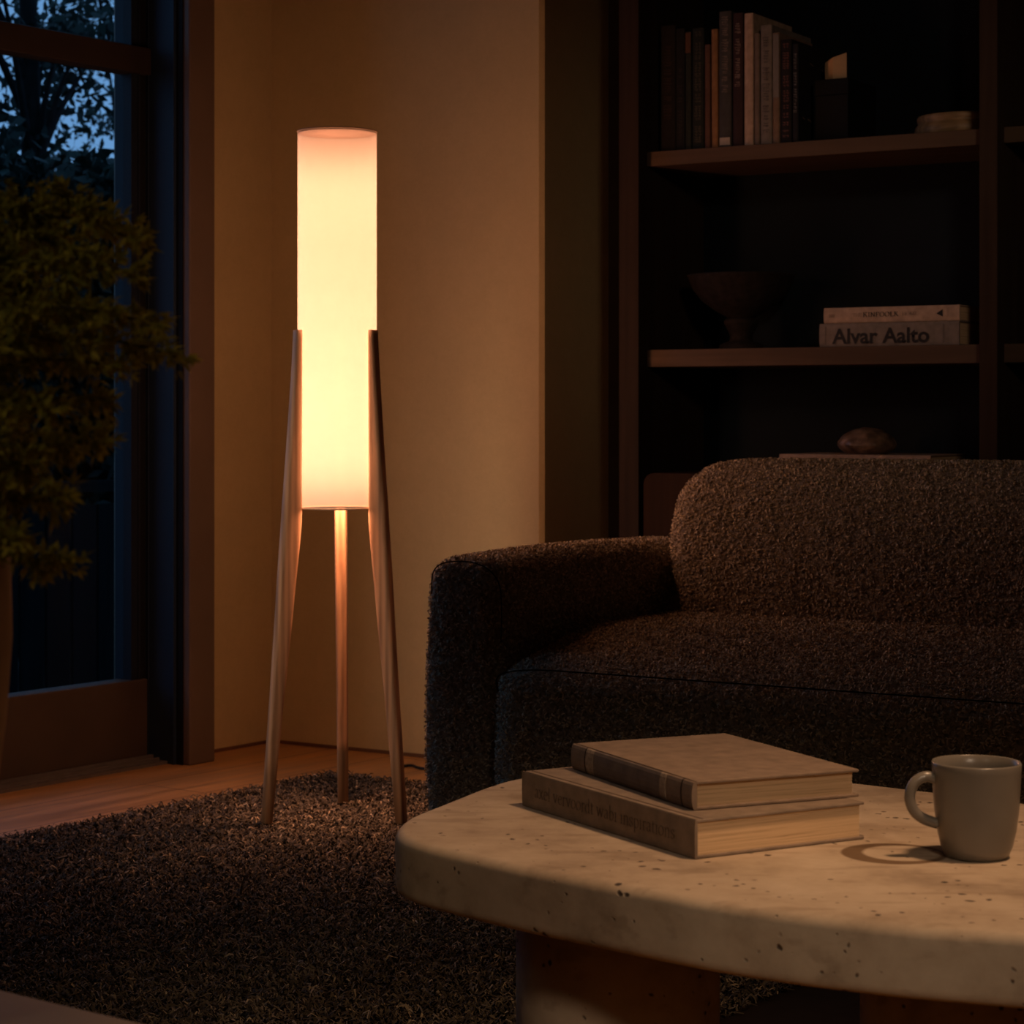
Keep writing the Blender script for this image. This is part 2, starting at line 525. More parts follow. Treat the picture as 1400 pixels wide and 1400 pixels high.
def M_glass():
    m, t, b = nt('window glass')
    t.nodes.remove(b)
    tr = N(t, 'ShaderNodeBsdfTransparent'); tr.inputs['Color'].default_value = (0.93, 0.96, 0.96, 1)
    gl = N(t, 'ShaderNodeBsdfGlossy'); gl.inputs['Roughness'].default_value = 0.02
    fr = N(t, 'ShaderNodeFresnel'); fr.inputs['IOR'].default_value = 1.08
    mx = N(t, 'ShaderNodeMixShader'); L(t, fr, 'Fac', mx, 0)
    t.links.new(tr.outputs[0], mx.inputs[1]); t.links.new(gl.outputs[0], mx.inputs[2])
    t.links.new(mx.outputs[0], t.nodes['Material Output'].inputs['Surface'])
    return m

plaster = M_plaster('warm beige plaster', (0.56, 0.465, 0.245))
ceil_m = M_plaster('brown ceiling paint', (0.22, 0.17, 0.13))
floor_m = M_floor()
casing_m = M_plain('bronze brown frame paint', (0.14, 0.104, 0.076), 0.55, 0.35, var=0.08, vscale=8)
frame_m = M_plain('dark brown metal frame', (0.030, 0.022, 0.016), 0.5, 0.4, var=0.1, vscale=10)
stile_m = M_plain('dark stile paint sky tint', (0.012, 0.018, 0.028), 0.6, 0.25, var=0.06, vscale=10)  # stile colour carries the blue of the sky light as well
rail_m = M_plain('brown metal bottom rail', (0.070, 0.052, 0.036), 0.5, 0.35, var=0.1, vscale=10)
jamb_m = M_plain('dark jamb paint sky tint', (0.018, 0.034, 0.062), 0.55, 0.35, var=0.06, vscale=10)  # dark paint with the sky light's blue put into its colour
black_m = M_plain('black rubber gasket', (0.008, 0.008, 0.008), 0.7, 0.2)
track_m = M_plain('grey metal track', (0.13, 0.12, 0.11), 0.45, 0.5)
glass_m = M_glass()
ash_z = M_wood('oiled oak lamp wood', (0.24, 0.135, 0.072), (0.54, 0.325, 0.18), axis='z', scale=16)
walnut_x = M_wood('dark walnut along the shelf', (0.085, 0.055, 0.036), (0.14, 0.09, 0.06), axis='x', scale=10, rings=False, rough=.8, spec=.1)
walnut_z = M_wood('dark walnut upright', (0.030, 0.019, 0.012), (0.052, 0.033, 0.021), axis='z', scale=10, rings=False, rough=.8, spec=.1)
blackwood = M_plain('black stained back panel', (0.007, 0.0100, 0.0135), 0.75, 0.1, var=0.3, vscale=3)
gap_shade_m = M_plain('black gap shade strip', (0.012, 0.009, 0.007), 0.9, 0.1)
chest_m = M_wood('brown wooden chest', (0.026, 0.013, 0.007), (0.040, 0.020, 0.011), axis='z', scale=9, rings=False, rough=.85, spec=.08)
boucle = M_boucle('dark brown boucle', (0.34, 0.28, 0.195))
seam_m = M_plain('dark seam groove shade', (0.012, 0.009, 0.007), 0.95, 0.05)  # dark tubes stand in for the shade inside the sofa's seam grooves
yarn_m = M_yarn()
rugbase_m = M_plain('rug backing', (0.02, 0.014, 0.010), 0.95, 0.05)
shade_m = M_shade()
black_metal = M_plain('black metal', (0.02, 0.018, 0.016), 0.4, 0.5)
rim_m = M_plain('shade rim tape', (0.55, 0.42, 0.3), 0.7, 0.2)
cord_m = M_plain('black cord', (0.012, 0.011, 0.010), 0.5, 0.4)

# ------------------------------------------------------------------ room shell
def place(o, loc, rz):
    o.location = loc
    o.rotation_euler = (0, 0, rz)
    return o

ROOM_H = 2.7
# floor and ceiling: objects whose local x runs along the left wall
def to_left(p):
    d = Vector((p[0], p[1], 0)) - CORNER
    n = Vector((-Wd.y, Wd.x, 0))
    return (d.dot(Wd), d.dot(n))
R2 = CORNER + U * 5.6
L2 = CORNER - Wd * 8.0
LR = L2 + U * 5.6
e_ = 0.3
poly = [to_left(CORNER + Wd * e_ * 1.5 - U * e_), to_left(R2 + Wd * e_ + U * e_), to_left(LR - Wd * e_ + U * e_), to_left(L2 - Wd * e_ - U * e_)]
bm = bmesh.new(); prism(bm, poly, -0.12, 0.0)
tag(place(bm_obj('floor', bm, floor_m), CORNER, ANG_W), kind='structure')
bm = bmesh.new(); prism(bm, poly, ROOM_H, ROOM_H + 0.12)
tag(place(bm_obj('ceiling', bm, ceil_m), CORNER, ANG_W), kind='structure')

# far wall: runs from the corner to its free end, then a recess with the bookcase
WALL_LEN = 0.79
bm = bmesh.new()
c_ = 0.010
prism(bm, [(-0.02, 0), (WALL_LEN - c_, 0), (WALL_LEN, c_), (WALL_LEN + .014, 0.30), (-0.02, 0.30)], 0.0, ROOM_H)
tag(place(bm_obj('wall_far', bm, plaster), CORNER, ANG_U), kind='structure')
tag(place(box_obj('wall_recess', WALL_LEN, 5.7, 0.36, 0.46, 0, ROOM_H, plaster), CORNER, ANG_U), kind='structure')
tag(place(box_obj('gap_shade_strip', WALL_LEN + .012, WALL_LEN + 0.205, 0.29, 0.36, 0, ROOM_H, gap_shade_m), CORNER, ANG_U), kind='structure')  # black strip put in for the shade deep in the gap
# left wall, with an opening for the glazed door between x = -3.0 and x = -0.38
OP0, OP1, OPH = -1.75, -0.30, 2.35
bm = bmesh.new()
box(bm, OP1, 0.0, 0.0, 0.16, 0, ROOM_H)
box(bm, OP0, OP1, 0.0, 0.16, OPH, ROOM_H)
box(bm, -8.1, OP0, 0.0, 0.16, 0, ROOM_H)
tag(place(bm_obj('wall_left', bm, plaster), CORNER, ANG_W), kind='structure')
# walls out of view, so the lamp light bounces as in a room
tag(place(box_obj('wall_near', -0.3, 6.0, -0.12, 0.0, 0, ROOM_H, plaster), L2, ANG_U), kind='structure')
tag(place(box_obj('wall_right', -8.2, 0.3, -0.12, 0.0, 0, ROOM_H, plaster), R2, ANG_W), kind='structure')
# brown strips coloured as the shade of a gap along the wall feet
foot_shade_m = M_plain('brown wall foot shade', (0.16, 0.085, 0.045), 0.7, 0.2)
tag(place(box_obj('foot_shade_far', 0.0, WALL_LEN, -0.004, 0.0, 0, 0.008, foot_shade_m), CORNER, ANG_U), kind='structure')
tag(place(box_obj('foot_shade_left', OP1 + 0.004, 0.0, -0.004, 0.0, 0, 0.008, foot_shade_m), CORNER, ANG_W), kind='structure')

# glazed door: a post at the wall, a deep jamb, a leaf of stile, rails and two panes
POST0, POST1, POSTP = -0.385, -0.300, -0.095     # along the wall, and how far it stands into the room
GL = 0.041                                        # plane of the glass
door = new_obj('door_1', None)
tag(door, 'dark framed glazed door with a wide bottom rail, left of the lamp', kind='structure')
place(door, CORNER, ANG_W)
box_obj('door_post', POST0, POST1, POSTP, 0.16, 0, OPH, casing_m, door, 0.004)
bm = bmesh.new()
box(bm, POST0 - 0.010, POST0, POSTP + 0.040, GL, 0.0, OPH)
box(bm, POST0 - 0.013, POST0 - 0.010, POSTP + 0.040, POSTP + 0.046, 0.0, OPH)
box(bm, POST0 - 0.012, POST0 - 0.010, GL - 0.012, GL - 0.008, 0.0, OPH)
bm_obj('jamb', bm, jamb_m, door)
box_obj('gasket', POST0 - 0.004, POST0, POSTP + 0.02, POSTP + 0.040, 0.0, OPH, black_m, door)
LX1 = POST0 - 0.010                               # leaf edge
bm = bmesh.new()
box(bm, LX1 - 0.020, LX1, GL, GL + 0.05, 0.02, OPH)
bm_obj('stile_gap', bm, black_m, door)
bm = bmesh.new()
box(bm, LX1 - 0.050, LX1 - 0.020, GL - 0.004, GL + 0.05, 0.02, OPH)
box(bm, LX1 - 0.030, LX1 - 0.026, GL - 0.007, GL - 0.004, 0.2, OPH)
bm_obj('stile', bm, stile_m, door)
bm = bmesh.new(); box(bm, OP0, LX1 - 0.004, GL - 0.012, GL + 0.045, 0.0075, 0.197, 0.003)
bm_obj('bottom_rail', bm, rail_m, door)
bm = bmesh.new(); box(bm, OP0, LX1 - 0.002, GL - 0.022, GL + 0.035, 1.625, 1.688, 0.002)
bm_obj('mullion', bm, frame_m, door)
box_obj('pane', OP0, LX1 - 0.045, GL + 0.018, GL + 0.024, 0.19, 1.63, glass_m, door)
box_obj('pane', OP0, LX1 - 0.045, GL + 0.018, GL + 0.024, 1.68, OPH, glass_m, door)
box_obj('head_rail', OP0, POST1, 0.0, 0.16, OPH - 0.08, OPH, frame_m, door)
box_obj('far_stile', OP0, OP0 + 0.08, 0.0, 0.16, 0, OPH, frame_m, door)
bm = bmesh.new()
box(bm, OP0, POST0, -0.032, GL + 0.06, 0.0, 0.007)
box(bm, OP0, POST0, -0.006, 0.0, 0.007, 0.013)
box(bm, OP0, POST0, 0.014, 0.022, 0.007, 0.018)
bm_obj('threshold', bm, track_m, door)

# ------------------------------------------------------------------ outside, beyond the glass
ground_m = M_plain('night garden soil', (0.03, 0.032, 0.026), 0.95, 0.1, var=0.5, vscale=6)
bm = bmesh.new(); prism(bm, [(-22, 0.17), (20, 0.17), (20, 40), (-22, 40)], -0.25, -0.13)
g = tag(place(bm_obj('ground', bm, ground_m), CORNER, ANG_W), kind='structure')

bark = M_plain('dark bark', (0.008, 0.008, 0.008), 0.9, 0.1, var=0.4, vscale=20)
leafnight = M_leaf('garden leaves', (0.006, 0.016, 0.014), (0.016, 0.034, 0.028), 0.2)

def leaf_cloud(clusters, per, size, seed):
    """clusters: (x, y, z, radius); returns quads"""
    r = np.random.default_rng(seed)
    vs_, fs_ = [], []
    k = 0
    for cx, cyy, cz, rad in clusters:
        n = int(per * rad ** 2)
        d = r.normal(size=(n, 3)); d /= np.linalg.norm(d, axis=1)[:, None]
        p = np.array([cx, cyy, cz]) + d * (rad * r.random(n)[:, None] ** 0.5) * np.array([1, 1, 0.8])
        a = r.normal(size=(n, 3)); a /= np.linalg.norm(a, axis=1)[:, None]
        b = np.cross(a, r.normal(size=(n, 3))); b /= np.linalg.norm(b, axis=1)[:, None]
        s = size * (0.6 + 0.8 * r.random(n))[:, None]
        q = np.stack([p - a * s, p + b * s * 0.45, p + a * s, p - b * s * 0.45], axis=1)
        vs_.append(q.reshape(-1, 3))
        fs_.append((np.arange(n * 4) + k).reshape(-1, 4)); k += n * 4
    return np.concatenate(vs_), np.concatenate(fs_)

def tree(label, x, D, h, tr, clusters, seed, size=0.035, per=900):
    t = thing('tree', label, 'tree', (x, D, -0.13), 0, 'trees outside the door')
    bm = bmesh.new()
    r = random.Random(seed)
    pts = catmull([(0, 0, 0), (r.uniform(-.05, .05), 0, h * .3), (r.uniform(-.08, .08), 0, h * .6), (r.uniform(-.1, .1), 0, h)], 6)
    tube(bm, pts, [tr * (1 - 0.6 * i / (len(pts) - 1)) for i in range(len(pts))], 10)
    bm_obj('trunk', bm, bark, t, True)
    bm = bmesh.new()
    for cx, cyy, cz, rad in clusters[:14]:
        z0 = max(0.6, min(h * 0.9, cz * 0.75))
        tube(bm, catmull([(0, 0, z0), (cx * .5, cyy * .5, (z0 + cz) * .5 + .05), (cx, cyy, cz)], 5), [tr * .3 * (1 - i / 12) for i in range(11)], 6)
    bm_obj('branches', bm, bark, t, True)
    v, f = leaf_cloud(clusters, per, size, seed)
    tag(np_obj('foliage', v, f, leafnight, t), kind='stuff')
    return t

def canopy(n, x0, x1, z0, z1, r0, r1, seed, depth=0.7):
    r = random.Random(seed)
    return [(r.uniform(x0, x1), r.uniform(-depth, depth), r.uniform(z0, z1), r.uniform(r0, r1)) for _ in range(n)]

# crowns stand so that the dusk sky shows between them, high up
tree('dark garden tree behind the left edge of the glazed door', -2.02, 9.2, 3.2, 0.075,
     canopy(16, -.5, .25, 1.5, 3.1, .16, .3, 3), 3, per=2200)
tree('loose leafy garden tree in the middle of the door glass', -2.05, 11.5, 3.0, 0.05,
     canopy(44, -.45, .75, 1.7, 3.6, .12, .24, 5), 5, per=1500, size=0.028)
tree('tall loose garden tree seen nearest to the door stile', -2.0, 14.5, 4.4, 0.06,
     canopy(60, -.9, .9, 1.9, 4.6, .15, .32, 9), 9, size=0.035, per=1000)
# clipped hedge: low mass
hv, hf = leaf_cloud([(-3.4 + 0.22 * i + random.uniform(-.08, .08), 8.0 + random.uniform(-.15, .15), z, random.uniform(.2, .28)) for i in range(4, 13) for z in (0.2, 0.5, .8, 1.1, 1.4, 1.7)], 16000, 0.042, 21)
hedge = thing('hedge', 'dark low bushes outside below the trees', 'hedge', (0, 0, -0.13))
tag(np_obj('foliage', hv, hf, leafnight, hedge), kind='stuff')
# garden fence
fence_m = M_wood('weathered fence wood', (0.004, 0.0045, 0.005), (0.008, 0.009, 0.010), axis='z', scale=10, rings=False, rough=.95, spec=.03)
fn = thing('garden_fence', 'dark board fence with a top rail outside the glazed door', 'fence', CORNER + Vector((-Wd.y, Wd.x, 0)) * 1.6 - Wd * 1.4 + Vector((0, 0, -0.13)), ANG_W)
box_obj('top_rail', -2.2, 2.6, -0.05, 0.05, 0.70, 0.735, fence_m, fn)
for i in range(5):
    x = -2.0 + i * 1.1
    box_obj('post', x, x + 0.07, -0.035, 0.035, 0, 0.70, fence_m, fn)
bm = bmesh.new()
x = -2.15
while x < 2.5:
    w_ = random.uniform(.085, .1)
    box(bm, x, x + w_, -0.047, -0.035, 0.03, 0.66)
    x += w_ + 0.012
bm_obj('boards', bm, fence_m, fn)

# ------------------------------------------------------------------ rug
RUG_C = Vector((-0.415, 4.94, 0))
RUG_U, RUG_W = 2.15, 2.6
rug = thing('rug', 'dark brown shaggy rug under the lamp, sofa and stone table', 'rug', RUG_C)
bm = bmesh.new()
rp = [Vector((0, 0, 0)), U * RUG_U, U * RUG_U - Wd * RUG_W, -Wd * RUG_W]
prism(bm, [(p.x, p.y) for p in rp], 0.001, 0.010)
bm_obj('backing', bm, rugbase_m, rug)

def rug_pile():
    sp = 0.0060
    nu, nw = int(1.75 / sp), int(RUG_W / sp)
    gu, gw = np.meshgrid(np.arange(nu) * sp, np.arange(nw) * sp)
    a = gu.ravel() + rng.uniform(-.004, .004, gu.size)
    b = gw.ravel() + rng.uniform(-.004, .004, gu.size)
    n = a.size
    u2 = np.array([U.x, U.y]); w2 = np.array([Wd.x, Wd.y])
    xy = a[:, None] * u2 - b[:, None] * w2
    th = rng.uniform(0, 2 * PI, n)
    curl = rng.normal(0, 0.9, n)
    ln = rng.uniform(0.010, 0.021, n)
    hz = rng.uniform(0.010, 0.020, n)
    wdt = rng.uniform(0.0009, 0.0017, n)
    pts = []
    z = np.stack([np.full(n, 0.006), hz * 0.75 + 0.004, hz + 0.004, hz * rng.uniform(.55, .95, n) + 0.004], 1)
    dist_ = np.stack([np.zeros(n), ln * .25, ln * .65, ln], 1)
    ang = th[:, None] + curl[:, None] * np.array([0, .3, .8, 1.5])[None]
    px = xy[:, 0:1] + dist_ * np.cos(ang)
    py = xy[:, 1:2] + dist_ * np.sin(ang)
    nx = -np.sin(ang + 0.5 * curl[:, None]); ny = np.cos(ang + 0.5 * curl[:, None])
    wv = wdt[:, None] * np.array([1, 1, 1, .6])[None]
    tilt = rng.uniform(-.8, .8, n)[:, None] * wv
    A = np.stack([px - nx * wv, py - ny * wv, z - tilt], -1)
    B = np.stack([px + nx * wv, py + ny * wv, z + tilt], -1)
    vs_ = np.stack([A, B], 2).reshape(n, 8, 3)
    base = (np.arange(n) * 8)[:, None, None]
    q = np.array([[0, 1, 3, 2], [2, 3, 5, 4], [4, 5, 7, 6]])[None]
    return vs_.reshape(-1, 3), (base + q).reshape(-1, 4)
v, f = rug_pile()
tag(np_obj('pile', v, f, yarn_m, rug, smooth=True), kind='stuff')

# ------------------------------------------------------------------ floor lamp
LAMP = Vector((-0.3495, 4.386, 0))
lamp = thing('floor_lamp', 'lit floor lamp with a tall linen cylinder shade on three oak legs', 'floor lamp', LAMP)
LZ = 0.020
SH_R, SH_B, SH_T = 0.0788, 0.636, 1.387
bm = bmesh.new()
lathe(bm, [(SH_R, SH_B), (SH_R, SH_B + .2), (SH_R, SH_T - .2), (SH_R, SH_T)], 96)
shade = bm_obj('lamp_shade', bm, shade_m, lamp, True)
for nm, z in (('shade_rim', SH_T), ('shade_rim', SH_B)):
    bm = bmesh.new()
    tube(bm, [(SH_R * math.cos(2 * PI * i / 72), SH_R * math.sin(2 * PI * i / 72), z) for i in range(73)], 0.0016, 8, False)
    bm_obj(nm, bm, rim_m, shade, True)
bm = bmesh.new(); lathe(bm, [(0, SH_T - 0.004), (SH_R - .001, SH_T - 0.004)], 72)
bm_obj('light_stop_cap', bm, M_plain('brown cap cloth', (.16, .12, .10), .9, .05), shade)  # unseen cap added to keep the bulbs' light off the upper wall
def lamp_leg(ang):
    """fin shaped leg: radial profile, rounded across"""
    bm = bmesh.new()
    # z, inner radius, outer radius, half thickness
    rows = [(0.990, 0.0794, 0.0925, 0.0120), (0.97, 0.0794, 0.0932, .0122), (0.90, 0.0794, 0.0975, .0126), (0.80, 0.0794, 0.1050, .013), (0.70, 0.0794, 0.1130, .013), (0.64, 0.0794, 0.1180, .013),
            (0.610, 0.0800, 0.1200, .013), (0.57, 0.0835, 0.1232, .013), (0.50, 0.0915, 0.1285, .0128), (0.40, 0.1020, 0.1350, .0124), (0.28, 0.1160, 0.1435, .0118),
            (0.15, 0.1300, 0.1535, .0115), (0.02, 0.1430, 0.1630, .0110)]
    rings = []
    seg = 24
    for z, ri, ro, ht in rows:
        rc, hr = (ri + ro) / 2, (ro - ri) / 2
        ring = []
        for k in range(seg):
            a = 2 * PI * k / seg
            e = 0.55                      # superellipse: soft rectangle
            ca, sa = math.cos(a), math.sin(a)
            x = rc + hr * math.copysign(abs(ca) ** e, ca)
            y = ht * math.copysign(abs(sa) ** e, sa)
            ring.append(bm.verts.new((x, y, z)))
        rings.append(ring)
    for a, b in zip(rings[:-1], rings[1:]):
        for k in range(seg):
            j = (k + 1) % seg
            bm.faces.new((a[k], a[j], b[j], b[k]))
    bm.faces.new(rings[0]); bm.faces.new(rings[-1][::-1])
    bmesh.ops.rotate(bm, verts=bm.verts[:], cent=(0, 0, 0), matrix=Matrix.Rotation(ang, 3, 'Z'))
    o = bm_obj('leg', bm, ash_z, lamp, True)
    return o
for a in (90, 210, 330):
    lamp_leg(math.radians(a))
cw = [(-.222, 4.335, .10), (-.224, 4.40, .045), (-.228, 4.57, .026), (-.241, 4.83, .027), (-.252, 5.02, .016), (-.249, 5.11, .004), (-.232, 5.115, .004), (-.205, 5.07, .004), (-.10, 5.01, .004), (.12, 4.90, .004)]
cordpts = catmull([Vector(p) - LAMP for p in cw], 8)
bm = bmesh.new(); tube(bm, cordpts, 0.0032, 8)
bm_obj('cord', bm, cord_m, lamp, True)
for z, w_ in BULBS:
    d_ = bpy.data.lights.new('bulb_light', 'POINT')
    d_.energy = BULB_POWER * w_
    d_.color = BULB_COLOR
    d_.shadow_soft_size = 0.04
    o = new_obj('bulb_light', d_, shade)
    o.location = (0, 0, z)

# ------------------------------------------------------------------ bookcase
BK = Vector((0.2426, 4.984, 0))
bookcase = thing('bookcase', 'tall dark walnut bookcase filling the wall behind the sofa', 'bookcase', BK, ANG_U)
BD = 0.34
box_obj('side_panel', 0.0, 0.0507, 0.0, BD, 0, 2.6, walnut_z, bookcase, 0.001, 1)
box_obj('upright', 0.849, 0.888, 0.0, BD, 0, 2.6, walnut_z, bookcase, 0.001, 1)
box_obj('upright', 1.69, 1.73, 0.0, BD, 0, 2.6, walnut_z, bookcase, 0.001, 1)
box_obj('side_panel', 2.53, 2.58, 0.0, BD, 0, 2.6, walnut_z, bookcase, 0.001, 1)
bays = [(0.0507, 0.849), (0.888, 1.69), (1.73, 2.53)]
for x0, x1 in bays:
    for z0, z1 in ((1.386, 1.419), (0.930, 0.969), (1.92, 1.955)):
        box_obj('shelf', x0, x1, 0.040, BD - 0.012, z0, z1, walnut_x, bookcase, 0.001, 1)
    box_obj('bottom_shelf', x0, x1, 0.005, BD - 0.012, 0.07, 0.10, walnut_x, bookcase, 0.001, 1)
    box_obj('plinth', x0, x1, 0.04, 0.06, 0.0, 0.07, walnut_x, bookcase)
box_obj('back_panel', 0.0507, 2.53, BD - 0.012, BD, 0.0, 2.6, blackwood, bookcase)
box_obj('cornice', 0.0, 2.58, 0.0, BD, 2.6, 2.63, walnut_x, bookcase)

def bk(a, b, z):
    return BK + U * a + V * b + Vector((0, 0, z))
def a_of(px, b):
    """distance along the bookcase of what the photo shows at column px, b behind the front"""
    r = (px - 700) / F
    return (r * (BK.y + V.y * b) - BK.x - V.x * b) / (U.x - r * U.y)
def z_of(px, py, b):
    a = a_of(px, b)
    return EYE + (565 - py) / F * (BK.y + U.y * a + V.y * b)

S1, S2 = 1.419, 0.969
pages_x = M_pages('old page edges upright', 'x')
pages_z = M_pages('old page edges', 'z')

def cloth(col, name='book cloth', var=0.18):
    return M_plain(name, col, 0.75, 0.25, var=var, vscale=60, bump=0.15, bscale=600)

# strokes of an old style serif, drawn with a broad nib
GL_ = {
 'a': (.43, [[(.08, .35), (.13, .42), (.22, .44), (.29, .40), (.31, .31), (.31, .09), (.34, .02), (.41, .05)], [(.31, .27), (.15, .22), (.06, .12), (.12, .01), (.22, .03), (.31, .11)]]),
 'b': (.50, [[(.11, .70), (.11, .02)], [(.03, .68), (.11, .71)], [(.11, .32), (.20, .43), (.33, .42), (.43, .28), (.41, .12), (.30, .01), (.18, .01), (.11, .08)]]),
 'd': (.50, [[(.39, .70), (.39, .03), (.47, .03)], [(.31, .68), (.39, .71)], [(.39, .36), (.29, .44), (.17, .42), (.06, .28), (.06, .13), (.15, .01), (.27, .01), (.39, .10)]]),
 'e': (.42, [[(.07, .26), (.37, .27), (.35, .38), (.25, .44), (.14, .41), (.06, .27), (.07, .13), (.16, .02), (.28, .02), (.38, .11)]]),
 'i': (.25, [[(.12, .43), (.12, .01)], [(.03, .40), (.12, .44)], [(.03, .005), (.21, .005)], [(.105, .60), (.135, .61)]]),
 'l': (.25, [[(.12, .70), (.12, .01)], [(.03, .68), (.12, .71)], [(.03, .005), (.21, .005)]]),
 'n': (.52, [[(.12, .43), (.12, .01)], [(.03, .40), (.12, .44)], [(.04, .005), (.20, .005)], [(.12, .33), (.22, .43), (.33, .43), (.40, .34), (.40, .18), (.40, .01)], [(.32, .005), (.48, .005)]]),
 'o': (.48, [[(.24, .44), (.12, .40), (.05, .26), (.06, .13), (.15, .02), (.26, .01), (.38, .06), (.44, .20), (.42, .34), (.33, .43), (.24, .44)]]),
 'p': (.51, [[(.12, .43), (.12, -.22)], [(.03, .40), (.12, .44)], [(.03, -.225), (.21, -.225)], [(.12, .33), (.21, .43), (.34, .42), (.44, .28), (.42, .12), (.31, .01), (.19, .01), (.12, .08)]]),
 'r': (.35, [[(.12, .43), (.12, .01)], [(.03, .40), (.12, .44)], [(.03, .005), (.22, .005)], [(.12, .32), (.19, .42), (.26, .44), (.32, .39)]]),
 's': (.37, [[(.31, .33), (.28, .42), (.18, .44), (.09, .38), (.10, .29), (.20, .23), (.30, .17), (.31, .07), (.21, .005), (.11, .01), (.06, .12)]]),
 't': (.30, [[(.13, .56), (.13, .12), (.17, .01), (.28, .05)], [(.03, .42), (.27, .43)]]),
 'v': (.47, [[(.06, .43), (.24, .01)], [(.24, .01), (.40, .43)], [(.0, .435), (.15, .435)], [(.32, .435), (.47, .435)]]),
 'w': (.70, [[(.06, .43), (.21, .01)], [(.21, .01), (.35, .42)], [(.33, .43), (.48, .01)], [(.48, .01), (.63, .43)], [(.0, .435), (.14, .435)], [(.55, .435), (.70, .435)]]),
 'x': (.46, [[(.06, .43), (.39, .01)], [(.08, .01), (.37, .43)], [(.0, .435), (.14, .435)], [(.30, .435), (.45, .435)], [(.01, .005), (.15, .005)], [(.31, .005), (.46, .005)]]),
 ' ': (.24, []),
 'K': (.68, [[(.12, .66), (.12, .01)], [(.12, .30), (.52, .66)], [(.26, .41), (.60, .01)], [(.03, .665), (.22, .665)], [(.03, .005), (.22, .005)], [(.43, .665), (.62, .665)], [(.50, .005), (.68, .005)]]),
 'I': (.32, [[(.16, .66), (.16, .01)], [(.06, .665), (.26, .665)], [(.06, .005), (.26, .005)]]),
 'N': (.72, [[(.12, .66), (.12, .01)], [(.12, .66), (.60, .01)], [(.60, .66), (.60, .01)], [(.03, .665), (.14, .665)], [(.50, .665), (.69, .665)], [(.03, .005), (.22, .005)]]),
 'F': (.56, [[(.14, .66), (.14, .01)], [(.04, .66), (.50, .66)], [(.50, .66), (.50, .55)], [(.14, .35), (.40, .35)], [(.04, .005), (.25, .005)]]),
 'O': (.72, [[(.36, .67), (.18, .61), (.06, .42), (.06, .22), (.18, .05), (.36, -.01), (.54, .05), (.66, .22), (.66, .42), (.54, .61), (.36, .67)]]),
 'L': (.56, [[(.14, .66), (.14, .01)], [(.04, .665), (.25, .665)], [(.04, .01), (.52, .01)], [(.52, .01), (.52, .13)]]),
 'T': (.60, [[(.30, .66), (.30, .01)], [(.05, .66), (.55, .66)], [(.05, .66), (.05, .54)], [(.55, .66), (.55, .54)], [(.20, .005), (.40, .005)]]),
 'H': (.72, [[(.12, .66), (.12, .01)], [(.60, .66), (.60, .01)], [(.12, .34), (.60, .34)], [(.03, .665), (.22, .665)], [(.50, .665), (.69, .665)], [(.03, .005), (.22, .005)], [(.50, .005), (.69, .005)]]),
 'E': (.58, [[(.14, .66), (.14, .01)], [(.04, .66), (.50, .66)], [(.50, .66), (.50, .55)], [(.14, .35), (.40, .35)], [(.04, .01), (.52, .01)], [(.52, .01), (.52, .12)]]),
 'M': (.84, [[(.12, .66), (.12, .01)], [(.12, .66), (.42, .05)], [(.42, .05), (.72, .66)], [(.72, .66), (.72, .01)], [(.02, .665), (.14, .665)], [(.70, .665), (.82, .665)], [(.03, .005), (.21, .005)], [(.63, .005), (.81, .005)]]),
}
def serif(bm, text, x0, z0, size, y, weight=1.0, track=0.03, width=None):
    """lettering on the plane y, reading along +x, upright in z"""
    adv = sum(GL_[c][0] + track for c in text)
    sx = size if width is None else width / adv
    cx = x0
    nibs = [Vector((.034 * weight, .010 * weight)), Vector((.004, .014 * weight))]
    for ch in text:
        w_, strokes = GL_[ch]
        for st in strokes:
            pts = [Vector((p[0], p[1])) for p in st]
            if len(pts) > 2:
                pts = [Vector((p.x, p.y)) for p in catmull([(p.x, p.y, 0) for p in pts], 5)]
            for a, b in zip(pts[:-1], pts[1:]):
                for nb in nibs:
                    q = [a - nb, a + nb, b + nb, b - nb]
                    try:
                        bm.faces.new([bm.verts.new((cx + p.x * sx, y, z0 + p.y * size)) for p in q])
                    except ValueError:
                        pass
        cx += (w_ + track) * sx
    return cx

def sans(text, size, bold=0.0):
    """plain grotesque lettering as a bmesh in the x-z plane"""
    cu = bpy.data.curves.new('lettering', 'FONT')
    cu.body = text; cu.size = size; cu.offset = bold
    cu.resolution_u = 3
    o = bpy.data.objects.new('lettering', cu); COL.objects.link(o)
    dg = bpy.context.evaluated_depsgraph_get(); dg.update()
    me = bpy.data.meshes.new_from_object(o.evaluated_get(dg))
    bpy.data.objects.remove(o); bpy.data.curves.remove(cu)
    bm = bmesh.new(); bm.from_mesh(me); bpy.data.meshes.remove(me)
    bmesh.ops.rotate(bm, verts=bm.verts[:], cent=(0, 0, 0), matrix=Matrix.Rotation(PI / 2, 3, 'X'))
    return bm

